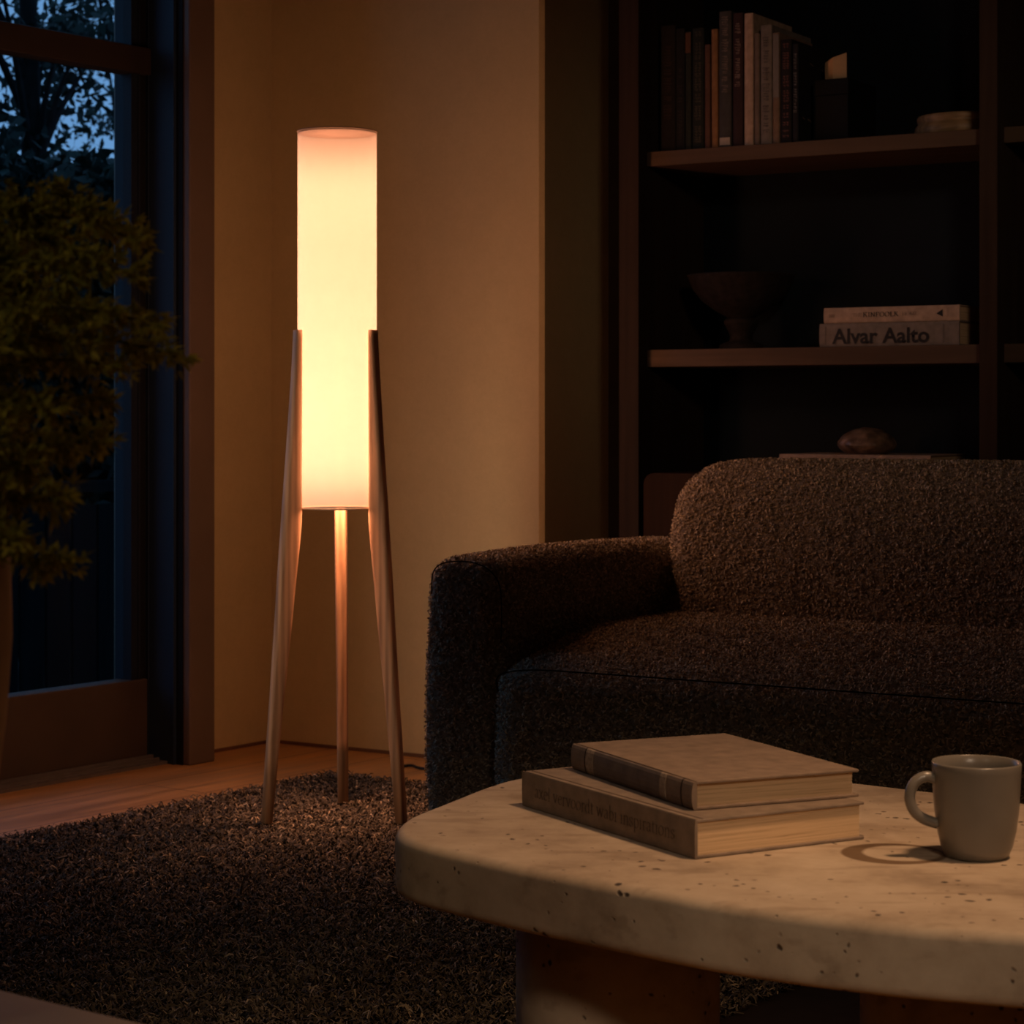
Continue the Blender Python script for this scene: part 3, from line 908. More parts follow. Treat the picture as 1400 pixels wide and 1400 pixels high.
def marks(bm, w, z0, z1, y, r, xc=0.0, rows=1, fill=0.8):
    """unreadable spine lettering: short irregular strokes across the spine"""
    z = z1
    while z > z0:
        h = r.uniform(.003, .007)
        if r.random() < fill:
            for k in range(rows):
                ww = w * r.uniform(.55, 1.0) / rows
                x = xc + (k - (rows - 1) / 2) * w / rows
                t_ = r.uniform(.0009, .0016)
                for (xa, xb, za, zb) in ((x - ww / 2, x + ww / 2, z - t_, z), (x + (ww / 2 - .0012) * r.choice((-1, 1)), None, z - h * .8, z), (x - ww * .1, x + ww * .4, z - h * .5 - t_, z - h * .5)):
                    if xb is None: xb = xa + .0012
                    bm.faces.new([bm.verts.new(p) for p in ((xa, y, za), (xb, y, za), (xb, y, zb), (xa, y, zb))])
        z -= h + .0012

def shelf_book(label, pxl, pxr, ptop, depth, col, text=None, tcol=(.4, .33, .26), lean=0.0, extra=None, seed=0, b=0.062, rows=1, tz=(.15, .9)):
    """upright book, spine to the front; local x along the shelf"""
    a0, a1 = a_of(pxl, b), a_of(pxr, b)
    w_ = a1 - a0 - 0.0006
    h = z_of((pxl + pxr) / 2, ptop, b) - S1
    t = thing('book', label, 'book', bk(a0 + 0.0003, b, S1 + 0.0004), ANG_U, 'books standing on the upper shelf')
    t.rotation_euler = (0, lean, ANG_U)
    cm = cloth(col)
    bm = bmesh.new()
    th_ = min(0.0025, w_ * 0.2)
    # cover: spine and two boards, spine slightly rounded
    box(bm, 0, th_, 0.003, depth, 0, h)
    box(bm, w_ - th_, w_, 0.003, depth, 0, h)
    n = 6
    out = [(w_ * (1 - math.cos(PI * i / n)) / 2, 0.003 - 0.003 * math.sin(PI * i / n)) for i in range(n + 1)]
    prism(bm, out + [(w_, 0.005), (0, 0.005)], 0, h)
    cv = bm_obj('cover', bm, cm, t)
    box_obj('pages', th_, w_ - th_, 0.005, depth - 0.004, 0.002, h - 0.003, pages_x, t)
    if text:
        bm = bmesh.new()
        marks(bm, w_ * .62, h * tz[0], h * tz[1], -0.0004, random.Random(seed), w_ / 2, rows)
        bm_obj('title', bm, M_plain('spine lettering', tcol, .6, .3), cv)
    if extra:
        extra(t, cv, w_, h, depth)
    return t

def label_patch(z0, z1, col, nm='label'):
    def f_(t, cv, w_, h, depth):
        box_obj(nm, w_ * .08, w_ * .92, -0.0006, 0.0012, h * z0, h * z1, M_plain('spine patch', col, .7, .2), cv)
    return f_
def dup_side(t, cv, w_, h, depth):
    """worn picture on the right board of the last book"""
    r = random.Random(5)
    pm = M_plain('worn cover print', (.16, .1, .07), .6, .3)
    for _ in range(9):
        bm = bmesh.new()
        y = r.uniform(.02, depth - .03); z = r.uniform(.02, h - .03); l = r.uniform(.008, .03); tt = r.uniform(.001, .003)
        bm.faces.new([bm.verts.new(p) for p in ((w_ + .0004, y, z), (w_ + .0004, y + l, z - l * .2), (w_ + .0004, y + l, z - l * .2 + tt), (w_ + .0004, y, z + tt))])
        bm_obj('cover_print', bm, pm, cv)

shelf_book('black book standing first at the left end of the upper shelf', 903, 923, 35, .20, (.012, .010, .009), True, (.035, .022, .016), seed=1, tz=(.25, .85))
shelf_book('black book standing second from the left end of the upper shelf', 923.3, 936, 39, .19, (.011, .011, .010), True, (.026, .02, .014), seed=2, tz=(.1, .7))
shelf_book('thin dark green book with red brown patch at the spine top', 936.5, 945, 43.5, .18, (.022, .026, .018), None, extra=label_patch(.82, .99, (.12, .055, .03)), seed=3)
shelf_book('dark green book with dull gold lettering down its wide spine', 946, 962, 38.5, .20, (.016, .019, .014), True, (.075, .062, .035), seed=4, rows=2, tz=(.03, .97))
shelf_book('short red brown book between dark green book and orange book', 963, 970.8, 61, .17, (.115, .055, .035), None, seed=5)
shelf_book('slim orange brown book leaning slightly beside the grey book', 972.5, 981.5, 40, .18, (.27, .135, .055), None, seed=6, lean=-0.004)
shelf_book('tall charcoal book with pale patch at the spine foot', 982.5, 999.5, 15.6, .21, (.060, .055, .048), True, (.22, .17, .13), seed=7, tz=(.38, .96), extra=label_patch(.02, .075, (.45, .37, .29)))
shelf_book('tall dark maroon book with cream lettering on upper spine', 1001.5, 1015.5, 18, .20, (.040, .020, .018), True, (.26, .19, .15), seed=8, tz=(.45, .94))
shelf_book('tall cream book with plain spine on the upper shelf', 1017, 1029.5, 18.4, .21, (.43, .31, .225), None, seed=9)
shelf_book('short grey brown book right of the tall cream book', 1031, 1038.5, 46, .17, (.17, .125, .095), None, seed=10)
shelf_book('wide grey book with dark lettering on the upper shelf', 1039.5, 1055, 34.5, .215, (.19, .16, .13), True, (.06, .05, .04), seed=11, tz=(.08, .9))
shelf_book('slim book with grey upper and tan lower spine', 1056, 1065.5, 45, .18, (.20, .13, .085), True, (.05, .045, .045), seed=12, tz=(.55, .9), extra=label_patch(.42, .985, (.20, .175, .15), 'jacket'))
shelf_book('black book covered in small red lettering on its spine', 1067, 1081.8, 54, .19, (.014, .011, .010), True, (.15, .06, .045), seed=13, rows=2, tz=(.04, .96))
shelf_book('black book with white lettering, last of the upper row', 1083, 1091.5, 60, .195, (.013, .012, .013), True, (.15, .14, .13), seed=14, tz=(.3, .9), extra=dup_side)

# folded card on a black box
bx = thing('storage_box', 'black lidded box right of the books on the upper shelf', 'box', bk(a_of(1112, .10), .10, S1 + .0004), ANG_U)
bb = M_plain('black card box', (.003, .003, .003), .7, .2)
box_obj('body', 0, .082, 0, .16, 0, .105, bb, bx, .001, 1)
box_obj('lid', -.001, .083, -.001, .161, .105, .140, bb, bx, .001, 1)
card_m = M_plain('cream card', (.50, .34, .20), .8, .2, var=.08)
bm = bmesh.new()
hh = [(0, .040), (.024, .046), (.052, .058)]
pp = [(0, 0.012), (.024, 0.0), (.052, .010)]
for (p, h0), (q, h1) in zip(zip(pp, hh), zip(pp[1:], hh[1:])):
    prism(bm, [p, q, (q[0], q[1] + .0012), (p[0], p[1] + .0012)], 0, .04)
for v_ in bm.verts:
    if v_.co.z > .03:
        v_.co.z = .042 + .018 * v_.co.x / .052
tag(place(bm_obj('folded_card', bm, card_m), bk(a_of(1125, .12), .12, S1 + .1406), ANG_U), 'small cream folded card standing on the black box', 'card')

# round wooden dish at the right end of the upper shelf
dish_m = M_wood('carved burl wood', (.17, .105, .045), (.30, .19, .09), axis='x', scale=22)
bm = bmesh.new()
lathe(bm, [(0, 0), (.088, 0), (.094, .006), (.096, .016), (.0945, .025), (.090, .031), (.0885, .034), (.0905, .038), (.091, .045), (.089, .049), (.080, .049), (.076, .042), (.05, .024), (0, .020)], 72)
for v_ in bm.verts:
    v_.co.x *= 1.09; v_.co.y *= 1.09
tag(place(bm_obj('wooden_dish', bm, dish_m, None, True), bk(.7425, .200, S1 + .0003), ANG_U), 'round carved wooden dish at the right end of the upper shelf', 'dish')

# footed bowl on the middle shelf
bowl_m = M_plain('rough dark ceramic', (.018, .013, .010), .85, .2, var=.4, vscale=60, bump=.5, bscale=220)
bw = thing('footed_bowl', 'dark rough footed bowl on the middle shelf left of lying books', 'bowl', bk(a_of(1013.5, .17), .17, S2 + .0004), ANG_U)
bm = bmesh.new()
lathe(bm, [(0, .070), (.030, .0705), (.034, .076), (.060, .090), (.090, .112), (.110, .138), (.122, .166), (.1245, .171), (.121, .172), (.115, .165), (.100, .135), (.07, .108), (0, .092)], 72)
bm_obj('bowl', bm, bowl_m, bw, True)
bm = bmesh.new()
lathe(bm, [(0, 0), (.050, 0), (.051, .004), (.049, .012), (.040, .016), (.028, .020), (.025, .028), (.029, .042), (.038, .058), (.040, .066), (.034, .072), (0, .072)], 56)
bm_obj('foot', bm, bowl_m, bw, True)

# lying books on the middle shelf
def lying_book(name, label, w_, dpt, h, col, loc, rz, group=None, top_over=0.003, pages=None, board=0.0028, roundspine=True):
    """flat book; local x along the spine, y into the book; spine faces -y"""
    t = thing(name, label, 'book', loc, rz, group)
    cm = cloth(col)
    bm = bmesh.new()
    box(bm, 0, w_, 0.004, dpt, 0, board, .0006, 1)
    box(bm, 0, w_, 0.004, dpt, h - board, h, .0006, 1)
    n = 8
    k = .0035 if roundspine else .0008
    out = [(0.004 - k * math.sin(PI * i / n), h * (1 - math.cos(PI * i / n)) / 2) for i in range(n + 1)]
    prism(bm, out + [(0.0065, h), (0.0065, 0)], 0, w_, 'x')
    cv = bm_obj('cover', bm, cm, t)
    box_obj('pages', top_over, w_ - top_over, 0.0065, dpt - .004, board, h - board, pages or pages_z, t)
    return t, cv, cm
b0 = .068
aL, aR = a_of(1120, b0), a_of(1311, b0)
hA = z_of(1210, 441, b0) - S2
tA, cvA, _ = lying_book('book', 'grey brown lying book with large black sans lettering, lower of two', aR - aL, .22, hA, (.21, .172, .14), bk(aL, b0, S2 + .0004), ANG_U, 'lying books on the middle shelf')
ink = M_plain('black print', (.012, .012, .013), .6, .3)
bm = sans('Alvar Aalto', .0435, .0011)
xs = [v_.co.x for v_ in bm.verts]; zs = [v_.co.z for v_ in bm.verts]
wt = a_of(1270, b0) - a_of(1137, b0); k_ = wt / (max(xs) - min(xs))
for v_ in bm.verts:
    v_.co.x = (v_.co.x - min(xs)) * k_ + (a_of(1137.5, b0) - aL)
    v_.co.z = (v_.co.z - min(zs)) / (max(zs) - min(zs)) * hA * .66 + hA * .12
    v_.co.y = -.0004
bm_obj('title', bm, ink, cvA)
faded = M_plain('faded print', (.12, .10, .085), .7, .2)
for px_ in (1128, 1289):
    bm = bmesh.new()
    x = a_of(px_, b0) - aL
    r = random.Random(px_)
    z = hA * .12
    while z < hA * .86:
        h_ = r.uniform(.001, .0022)
        bm.faces.new([bm.verts.new(p) for p in ((x, -.0004, z), (x + r.uniform(.002, .0034), -.0004, z), (x + .003, -.0004, z + h_), (x, -.0004, z + h_))])
        z += h_ + .0009
    bm_obj('small_print', bm, faded, cvA)

b1 = .072
aL1, aR1 = a_of(1126, b1), a_of(1311.5, b1)
hK = z_of(1218, 419, b1) - S2 - hA - .0006
tK, cvK, _ = lying_book('book', 'cream lying book with thin serif lettering, upper of two', aR1 - aL1, .21, hK, (.44, .315, .225), bk(aL1, b1, S2 + hA + .0009), ANG_U, 'lying books on the middle shelf')
def xk(px_): return a_of(px_, b1) - aL1
bm = bmesh.new()
serif(bm, 'THE', xk(1166), hK * .40, .0105, -.0004, 1.0, .06, xk(1178) - xk(1166))
serif(bm, 'KINFOOLK', xk(1180), hK * .37, .0145, -.0004, 1.7, .07, xk(1229) - xk(1180))
serif(bm, 'HOME', xk(1233.5), hK * .40, .0105, -.0004, 1.0, .06, xk(1254.5) - xk(1233.5))
bm_obj('title', bm, M_plain('brown print', (.03, .02, .015), .6, .3), cvK)
bm = bmesh.new()
x0, x1, zc = xk(1280), xk(1289), hK * .48
tri = [(x0, zc), (x1, zc - .007), (x1, zc + .009)]
bm.faces.new([bm.verts.new((p[0], -.0004, p[1])) for p in tri])
bm_obj('emblem', bm, ink, cvK)
bm = bmesh.new()
for i in range(4):
    x = xk(1133.5) + i * .0035
    bm.faces.new([bm.verts.new(p) for p in ((x, -.0004, hK * .38), (x + .002, -.0004, hK * .38), (x + .0026, -.0004, hK * .58), (x + .0006, -.0004, hK * .60))])
pale = M_plain('pale print', (.27, .19, .14), .7, .2)
bm_obj('small_print', bm, pale, cvK)
bm = bmesh.new()
for i in range(6):
    z = hK * .3 + i * .0032
    x = xk(1294.5)
    bm.faces.new([bm.verts.new(p) for p in ((x, -.0004, z), (x + .005, -.0004, z), (x + .004, -.0004, z + .0012), (x + .001, -.0004, z + .0012))])
bm_obj('small_print', bm, pale, cvK)

# chest in the lower part of the bay, book and stone upon it
bm = bmesh.new()
r_ = .026
out = [(.058, .1004), (.838, .1004), (.838, .69 - r_)] + [(.838 - r_ + r_ * math.cos(PI / 2 * i / 6), .69 - r_ + r_ * math.sin(PI / 2 * i / 6)) for i in range(1, 7)] + \
      [(.058 + r_ - r_ * math.sin(PI / 2 * i / 6), .69 - r_ + r_ * math.cos(PI / 2 * i / 6)) for i in range(0, 6)] + [(.058, .69 - r_)]
prism(bm, out, .010, .310, 'y')
tag(place(bm_obj('wooden_chest', bm, chest_m), BK, ANG_U), 'brown wooden chest with rounded corners in the bookcase behind the sofa', 'chest')
b2 = .075
aL2, aR2 = a_of(1065, b2), a_of(1272, b2)
tP, cvP, _ = lying_book('book', 'large pale book lying under the stone behind the sofa', aR2 - aL2, .23, .0445, (.33, .235, .165), bk(aL2, b2, .6904), ANG_U)
stone_m = M_plain('mottled brown stone', (.15, .095, .06), .36, .5, var=.75, vscale=38, bump=.6, bscale=60)
bm = bmesh.new()
bmesh.ops.create_icosphere(bm, subdivisions=5, radius=1)
from mathutils import noise as mnoise
for v_ in bm.verts:
    p = v_.co.copy()
    q = p * (1 + .05 * mnoise.noise(p * 1.6) + .03 * mnoise.noise(p * 5))
    zz = q.z
    k = 1.02 + .10 * (1 - abs(p.z))
    v_.co = Vector((q.x * .0595 * k, q.y * .050 * k, .020 + zz * (.0385 if zz > 0 else .026)))
    v_.co.z = max(0, v_.co.z)
tag(place(bm_obj('stone', bm, stone_m, None, True), bk(a_of(1186, .15), .15, .7351), ANG_U), 'mottled brown stone resting on the pale book behind the sofa', 'stone')

# ------------------------------------------------------------------ sofa
def M_curl():
    m, t, b = nt('boucle loops')
    b.inputs['Roughness'].default_value = 0.9
    b.inputs['Specular IOR Level'].default_value = 0.1
    g = N(t, 'ShaderNodeNewGeometry')
    r = ramp(t, [(0.0, (0.30, 0.25, 0.17)), (0.6, (0.66, 0.545, 0.37)), (1.0, (0.90, 0.76, 0.53))])
    L(t, g, 'Random Per Island', r, 'Fac'); L(t, r, 'Color', b, 'Base Color')
    return m
curl_m = M_curl()
def boucle_loops(o, density=25000):
    """small wool loops lying all over the surface of a cushion"""
    me = o.data
    me.calc_loop_triangles()
    nv = len(me.vertices)
    co = np.empty(nv * 3, np.float32); me.vertices.foreach_get('co', co); co = co.reshape(-1, 3)
    tri = np.empty(len(me.loop_triangles) * 3, np.int32); me.loop_triangles.foreach_get('vertices', tri); tri = tri.reshape(-1, 3)
    A, B, C = co[tri[:, 0]], co[tri[:, 1]], co[tri[:, 2]]
    nr = np.cross(B - A, C - A); ar = np.linalg.norm(nr, axis=1) / 2
    ok = (nr[:, 2] / (2 * ar + 1e-12) > -.6)
    pr_ = ar * ok
    n = int(pr_.sum() * density)
    ti = rng.choice(len(tri), n, p=pr_ / pr_.sum())
    u_, v_ = rng.random(n), rng.random(n)
    fl = u_ + v_ > 1; u_[fl] = 1 - u_[fl]; v_[fl] = 1 - v_[fl]
    P = A[ti] + (B[ti] - A[ti]) * u_[:, None] + (C[ti] - A[ti]) * v_[:, None]
    nn = nr[ti] / (2 * ar[ti] + 1e-12)[:, None]
    t1 = np.cross(nn, rng.normal(size=(n, 3))); t1 /= np.linalg.norm(t1, axis=1)[:, None]
    t2 = np.cross(nn, t1)
    ln = rng.uniform(.006, .012, n); cu = rng.normal(0, 1.3, n); hh = rng.uniform(.0018, .0042, n); wd = rng.uniform(.0009, .0016, n)
    k4 = np.array([0, .33, .67, 1.0])
    ang = cu[:, None] * k4
    fx = np.cumsum(np.cos(ang), 1) * ln[:, None] / 4; fy = np.cumsum(np.sin(ang), 1) * ln[:, None] / 4
    hz = hh[:, None] * np.array([-.2, .9, 1.0, .0])
    ctr = P[:, None] + fx[..., None] * t1[:, None] + fy[..., None] * t2[:, None] + hz[..., None] * nn[:, None]
    sd = -np.sin(ang)[..., None] * t1[:, None] + np.cos(ang)[..., None] * t2[:, None]
    w4 = wd[:, None] * np.array([.7, 1, 1, .7])
    up = (rng.uniform(-.7, .7, n)[:, None] * w4)[..., None] * nn[:, None]
    q0 = ctr - sd * w4[..., None] - up; q1 = ctr + sd * w4[..., None] + up
    vs_ = np.stack([q0, q1], 2).reshape(n, 8, 3)
    f_ = (np.arange(n) * 8)[:, None, None] + np.array([[0, 1, 3, 2], [2, 3, 5, 4], [4, 5, 7, 6]])[None]
    tag(np_obj('boucle_loops', vs_.reshape(-1, 3), f_.reshape(-1, 4), curl_m, o, True), kind='stuff')
SF = Vector((-0.158, 3.95, 0))
sofa = thing('sofa', 'dark brown boucle sofa with rounded arms and one long seat cushion', 'sofa', SF, ANG_U)
SL = 2.35
SB = 0.030
def sstep(a, b, x):
    t = max(0, min(1, (x - a) / (b - a)))
    return t * t * (3 - 2 * t)

def warm_arm(x0, sgn):
    def wf(p):
        q = p.copy()
        # outer side bulges out below, top slopes softly
        t = (q.z - SB) / .54
        bulge = .016 * math.sin(PI * min(1, max(0, t)) ** .8)
        outer = (x0 - q.x) * sgn          # 0 at the outer face
        if sgn > 0: q.x -= bulge * (1 - sstep(0, .12, p.x - x0)) + .002
        else: q.x += bulge * (1 - sstep(0, .12, x0 - p.x))
        q.z += .006 * math.sin(PI * min(1, max(0, q.y / .7))) * t
        return q
    return wf
def arm(xa, xb, sgn):
    bm = bmesh.new()
    rbox(bm, (xa + .003, 0.003, SB), (xb, .78, .567), (.062, .030, .045), 18, warm_arm(xa if sgn > 0 else xb, sgn))
    o = bm_obj('armrest', bm, boucle, sofa, True)
    boucle_loops(o)
    # seam round the front panel
    r = .055
    pts = []
    for i in range(9): pts.append((xa + .012, .006, .10 + i * .05))
    pts += [(xa + .014, .006, .535), (xa + .03, .004, .553), (xa + .06, .003, .560), (xb - .07, .003, .560), (xb - .035, .004, .548), (xb - .014, .006, .52), (xb - .010, .006, .47)]
    for i in range(8): pts.append((xb - .010, .004, .42 - i * .05))
    bm = bmesh.new(); tube(bm, catmull(pts[8:-7], 4), .0012, 6)
    bm_obj('seam', bm, seam_m, o, True)
arm(0.0, .170, 1)
arm(SL - .170, SL, -1)
# seat: one long cushion whose front stands a little before the arms
def seat_w(p):
    q = p.copy()
    tz = sstep(.28, .41, q.z)
    ty = sstep(-.07, .26, q.y)
    q.z += .042 * tz * ty
    # front edge rounds down towards the left end
    q.z -= .012 * tz * (1 - sstep(.165, .30, q.x)) * (1 - .6 * ty)
    q.y -= .014 * math.sin(PI * max(0, min(1, (q.z - SB) / .36)))
    return q
bm = bmesh.new()
rbox(bm, (.163, -.055, SB), (SL - .163, .62, .398), (.075, .075, .050), 24, seat_w)
seat = bm_obj('seat_cushion', bm, boucle, sofa, True)
boucle_loops(seat)
bm = bmesh.new()
pts = [(.172, -.020, .10 + .03 * i) for i in range(8)] + [(.172, -.024, .335), (.178, -.040, .360), (.20, -.0505, .375), (.26, -.0535, .384)] + [(.26 + .1 * i, -.0535, .3855) for i in range(1, 19)]
tube(bm, catmull(pts[8:], 4), .0014, 6)
bm_obj('seam', bm, seam_m, seat, True)
# back
def back_w(p):
    q = p.copy()
    t = (q.z - .20) / .537
    q.y += .13 * t + .02 * t * t
    q.y -= .028 * math.sin(PI * max(0, min(1, t)) ** 1.2) * (1 if p.y < .62 else 0)
    # lower corners tuck in
    k = 1 - sstep(.40, .60, q.z)
    if p.x < SL / 2: q.x += .055 * k * (1 - sstep(.17, .5, p.x))
    else: q.x -= .055 * k * (1 - sstep(.17, .5, SL - p.x))
    # shoulders drop softly
    e = min(p.x - .17, SL - .17 - p.x)
    q.z -= .014 * sstep(.45, .737, p.z) * (1 - sstep(0.0, .16, e))
    return q
bm = bmesh.new()
rbox(bm, (.176, .482, .20), (SL - .172, .70, .7325), (.075, .085, .080), 24, back_w)
boucle_loops(bm_obj('backrest', bm, boucle, sofa, True))
bm = bmesh.new(); rbox(bm, (.10, .60, SB), (SL - .10, .80, .46), (.05, .05, .04), 8)
bm_obj('frame', bm, boucle, sofa, True)
for x in (.12, SL - .12):
    for y in (.10, .66):
        box_obj('leg', x - .03, x + .03, y - .03, y + .03, .0265, SB + .01, black_metal, sofa)

# ------------------------------------------------------------------ stone coffee table
TT = 0.405
def on_table(px, py, z=TT):
    D = (EYE - z) * F / (py - 565)
    return Vector(((px - 700) / F * D, D, z))
TC = Vector((0.45, 2.15, 0))
outline_w = [(-.1175, 2.205), (-.112, 2.275), (-.085, 2.345), (-.045, 2.44), (.0, 2.525), (.07, 2.575), (.19, 2.585), (.30, 2.555), (.37, 2.515), (.553, 2.37), (.74, 2.20), (.90, 2.02), (.955, 1.86), (.86, 1.72), (.66, 1.70),
             (.52, 1.735), (.413, 1.770), (.302, 1.810), (.188, 1.875), (.11, 1.940), (.045, 1.998), (-.007, 2.047), (-.055, 2.098), (-.098, 2.150)]
ring_c = on_table(1222, 1167)
RING = (ring_c.x - TC.x, ring_c.y - TC.y, .0515, .008)
trav_top = M_travertine('pitted travertine slab', RING)
trav_leg = M_travertine('pitted travertine leg')
table = thing('coffee_table', 'low pitted stone coffee table with a thick rounded slab top', 'coffee table', TC)
outl = [Vector((p.x, p.y, 0)) for p in catmull([(x - TC.x, y - TC.y, 0) for x, y in outline_w], 5, True)]
def slab(bm, outl, z0, z1, r=.011):
    n = len(outl)
    nor = []
    for i in range(n):
        d = outl[(i + 1) % n] - outl[i - 1]
        nor.append(Vector((d.y, -d.x, 0)).normalized())
    cen = sum(outl, Vector()) / n
    s = 1 if (outl[0] - cen).dot(nor[0]) > 0 else -1
    rings = []
    prof = [(-.06, 0), (-r, 0)] + [(-r + r * math.sin(PI / 2 * k / 5), r - r * math.cos(PI / 2 * k / 5)) for k in range(1, 6)]
    H = z1 - z0
    prof += [(0, H * .35), (0, H * .65)]
    prof += [(-r + r * math.cos(PI / 2 * k / 5), H - r + r * math.sin(PI / 2 * k / 5)) for k in range(0, 6)] + [(-.06, H)]
    for off, dz in prof:
        ring = []
        for i, p in enumerate(outl):
            q = p + nor[i] * s * off
            wob = .0016 * mnoise.noise(Vector((q.x * 14, q.y * 14, dz * 30))) if off > -.02 else 0
            ring.append(bm.verts.new((q.x + nor[i].x * s * wob, q.y + nor[i].y * s * wob, z0 + dz + (wob * .5 if off > -.012 and dz < H - .001 else 0))))
        rings.append(ring)
    for a, b in zip(rings[:-1], rings[1:]):
        for i in range(n):
            j = (i + 1) % n
            bm.faces.new((a[i], a[j], b[j], b[i]))
    bm.faces.new(rings[0]); bm.faces.new(rings[-1])
bm = bmesh.new(); slab(bm, outl, TT - .0625, TT)
o = bm_obj('tabletop', bm, trav_top, table, True)
# flat top stays crisp
for p in o.data.polygons:
    if len(p.vertices) > 4: p.use_smooth = False
LEG_TOP = TT - .0627
def stone_leg(cx, cyy, rx, ry, rz):
    bm = bmesh.new()
    lathe(bm, [(0, .016), (.93, .016), (1.0, .028), (1.0, LEG_TOP - .12), (1.0, LEG_TOP), (0, LEG_TOP)], 64)
    for v_ in bm.verts:
        v_.co.x *= rx; v_.co.y *= ry
    bmesh.ops.rotate(bm, verts=bm.verts[:], cent=(0, 0, 0), matrix=Matrix.Rotation(rz, 3, 'Z'))
    bmesh.ops.translate(bm, verts=bm.verts[:], vec=(cx - TC.x, cyy - TC.y, 0))
    bm_obj('leg', bm, trav_leg, table, True)
stone_leg(.106, 2.20, .102, .102, 0)
stone_leg(.437, 2.08, .106, .106, 0)
stone_leg(.66, 1.98, .09, .09, 0)

# books on the table
def book_at(A, B, dpt, h, z, name, label, col, **kw):
    """A: far end of the spine, B: near end of the spine; the book lies to the right of A->B"""
    d = Vector((B[0] - A[0], B[1] - A[1], 0))
    rz = math.atan2(d.y, d.x)
    return lying_book(name, label, d.length, dpt, h, col, (A[0], A[1], z), rz, 'books stacked on the stone table', **kw) + (d.length,)
A1 = on_table(710, 1102); B1 = on_table(946, 1176)
HB = .0365
t1, cv1, cm1, len1 = book_at(A1, B1, .205, HB, TT + .0004, 'book', 'thick taupe hardback with faint serif title on spine, lower of two', (.235, .175, .13), roundspine=False)
bm = bmesh.new()
# reading starts at the far end of the spine, which is local x = 0
serif(bm, 'axel vervoordt wabi inspirations', len1 * .085, HB * .36, .0205, .0026, .8, .02, len1 * .815)
bm_obj('title', bm, M_plain('faded dark print', (.10, .072, .054), .7, .2), cv1)
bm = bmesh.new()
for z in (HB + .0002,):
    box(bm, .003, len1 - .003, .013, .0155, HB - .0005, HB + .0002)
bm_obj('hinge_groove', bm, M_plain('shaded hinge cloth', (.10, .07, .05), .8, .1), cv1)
A2 = on_table(780, 1052, TT + HB + .0005); B2 = on_table(945, 1109, TT + HB + .0005)
H2 = .0275
t2, cv2, cm2, len2 = book_at(A2, B2, .190, H2, TT + HB + .0009, 'book', 'worn brown cloth book with banded spine on top of the taupe hardback', (.235, .168, .122), top_over=.0065)
band_m = M_plain('pale worn cloth band', (.34, .26, .195), .85, .15, var=.3, vscale=200)
dark_band = M_plain('dark crack in cloth', (.06, .04, .03), .9, .1)
def band(nm, x0, x1, mat_, k=.0042):
    bm = bmesh.new()
    n = 8
    out = [(0.004 - k * math.sin(PI * i / n), H2 * (1 - math.cos(PI * i / n)) / 2) for i in range(n + 1)]
    prism(bm, out + [(0.0055, H2), (0.0055, 0)], x0, x1, 'x')
    bm_obj(nm, bm, mat_, cv2)
band('spine_band', len2 * .135, len2 * .20, band_m)
band('spine_band', len2 * .755, len2 * .80, band_m)
band('spine_crack', len2 * .915, len2 * .925, dark_band, .0038)
band('spine_crack', len2 * .122, len2 * .130, dark_band, .0038)
# slate tone of the spine cloth between the bands
band('spine_cloth', len2 * .20, len2 * .755, cloth((.165, .125, .10)), .0039)

# mug
mug_m = M_plain('grey stoneware glaze', (.195, .172, .145), .28, .5, var=.10, vscale=14, bump=.06, bscale=90)
MG = on_table(1335, 1171)
mug = thing('mug', 'grey stoneware mug with a round handle on the stone table', 'mug', (MG.x, MG.y, TT + .0003))
bm = bmesh.new()
prof = [(0, 0.002), (.024, .002), (.027, 0), (.030, .0015), (.0335, .010), (.0372, .026), (.0396, .045), (.0408, .064), (.0417, .082), (.0420, .0885), (.0412, .0900), (.0400, .0892), (.0390, .080), (.0372, .060), (.0350, .035), (.030, .014), (.018, .007), (0, .006)]
lathe(bm, prof, 72)
bm_obj('body', bm, mug_m, mug, True)
bm = bmesh.new()
hp = catmull([(-.0385, -.002, .0735), (-.049, -.003, .0760), (-.0595, -.004, .0700), (-.0640, -.004, .0570), (-.0600, -.004, .0440), (-.0505, -.003, .0360), (-.0375, -.002, .0315)], 6)
tube(bm, hp, [.0052] * len(hp), 14)
for v_ in bm.verts: pass
bm_obj('handle', bm, mug_m, mug, True)

# ------------------------------------------------------------------ bench and vase with branches, nearest to the camera
bench_m = M_plain('smooth brown grey stone bench top', (.29, .215, .16), .6, .3, var=.15, vscale=9)
P0 = on_table(0, 1352); P1 = on_table(200, 1399)
bd = (P1 - P0); rzb = math.atan2(bd.y, bd.x)
bench = thing('bench', 'brown grey bench with straight far edge at the lower left corner', 'bench', (P0.x, P0.y, 0), rzb)
BL0, BL1, BW = -.55, .42, .42
box_obj('top', BL0, BL1, -BW, 0, TT - .035, TT, bench_m, bench, .003)
for x in (BL0 + .03, BL1 - .08):
    for y in (-BW + .03, -.08):
        box_obj('leg', x, x + .05, y, y + .05, .0, TT - .035, bench_m, bench, .002)
vase_m = M_plain('tan clay vase', (.36, .22, .125), .7, .25, var=.15, vscale=12)
VX, VY = -.432, 1.50
bm = bmesh.new()
lathe(bm, [(0, 0), (.045, 0), (.049, .006), (.060, .06), (.0755, .14), (.0845, .21), (.0885, .265), (.0875, .315), (.0855, .333), (.0835, .335), (.081, .330), (.082, .26), (.07, .14), (.05, .03), (0, .02)], 72)
vase = tag(place(bm_obj('vase', bm, vase_m, None, True), (VX, VY, TT + .0003), 0), 'tan clay vase cut by the left edge, holding green branches', 'vase')

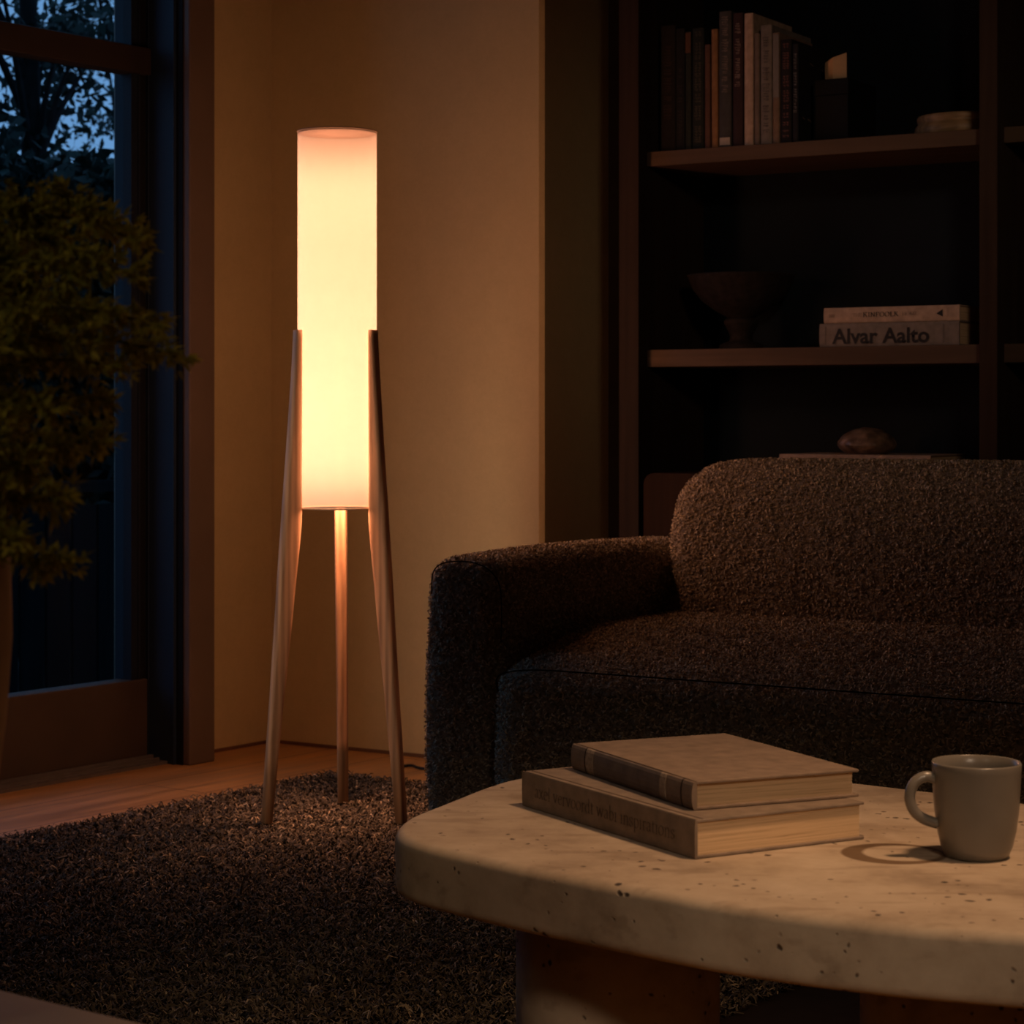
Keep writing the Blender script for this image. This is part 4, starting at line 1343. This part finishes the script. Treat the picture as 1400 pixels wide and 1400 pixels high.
plant_m = M_leaf('olive green leaves', (.26, .26, .035), (.60, .52, .075), .5)
stem_m = M_plain('brown stem', (.07, .05, .025), .8, .2)
plant = thing('leafy_branches', 'dark olive leafy branches arching out of the vase', 'plant', (VX, VY, TT + .25))
ORG = Vector((VX, VY, TT + .25))
def pt(px, py, D):
    px -= 30
    py += 26 if py < 420 else 0
    return Vector(((px - 700) / F * D, D, EYE + (565 - py) / F * D)) - ORG
pr = random.Random(11)
tips = [(262, 482, 1.46), (238, 440, 1.50), (214, 300, 1.52), (205, 345, 1.47), (190, 282, 1.55), (158, 548, 1.46), (160, 606, 1.43), (106, 680, 1.42), (114, 765, 1.40), (150, 260, 1.56), (95, 285, 1.5), (40, 255, 1.52),
        (175, 400, 1.42), (130, 470, 1.38), (90, 560, 1.36), (60, 640, 1.36), (50, 730, 1.37), (120, 350, 1.43), (60, 400, 1.38), (20, 480, 1.36), (10, 600, 1.35), (20, 330, 1.45), (70, 480, 1.5), (150, 500, 1.52), (195, 500, 1.46), (110, 620, 1.48),
        (-40, 300, 1.45), (-60, 450, 1.4), (-50, 600, 1.38), (-90, 380, 1.5), (100, 420, 1.55), (40, 560, 1.52), (80, 330, 1.58), (165, 330, 1.5), (30, 690, 1.42), (145, 430, 1.48)]
LV, LF = [], []
def leaf(p, d, n, l, w_):
    k = len(LV)
    d = d.normalized()
    s = d.cross(n)
    s = s.normalized() if s.length > 1e-6 else d.orthogonal().normalized()
    m_ = s.cross(d) * l * .08
    LV.extend([p, p + d * l * .45 + s * w_ + m_, p + d * l, p + d * l * .45 - s * w_ + m_])
    LF.append((k, k + 1, k + 2, k + 3))
for i, (px, py, D) in enumerate(tips):
    end = pt(px, py, D)
    st = Vector((pr.uniform(-.02, .05), pr.uniform(-.03, .03), 0.06))
    mid = st * .35 + end * .65
    mid.z = max(mid.z, end.z) + pr.uniform(.0, .012) - .004
    mid.x = st.x * .45 + end.x * .55
    low = st + Vector((0.005, 0, .085))
    path = catmull([st, low, mid, end], 9)
    bm = bmesh.new()
    tube(bm, path, [.0022 * (1 - .75 * j / (len(path) - 1)) for j in range(len(path))], 6)
    bm_obj('stem', bm, stem_m, plant, True)
    m_ = len(path)
    for j in range(int(m_ * .48), m_):
        p = path[j]
        d = (path[min(j + 1, m_ - 1)] - path[j - 1]).normalized()
        # side twig with a fan of narrow leaflets
        for s in range(5):
            sd = (Vector((pr.gauss(0, 1), pr.gauss(0, 1), pr.gauss(-.1, .8))).normalized() * .9 + d * 1.0).normalized()
            tl = pr.uniform(.005, .015)
            q = p + sd * tl
            for _ in range(6):
                ld_ = (sd + Vector((pr.gauss(0, .7), pr.gauss(0, .7), pr.gauss(-.15, .6)))).normalized()
                leaf(q if _ else p, ld_, Vector((pr.gauss(0, 1), pr.gauss(0, 1), 1.2)), pr.uniform(.007, .013), pr.uniform(.0012, .0024))
v = np.array([tuple(p) for p in LV]); f = np.array(LF)
tag(np_obj('foliage', v, f, plant_m, plant), kind='stuff')
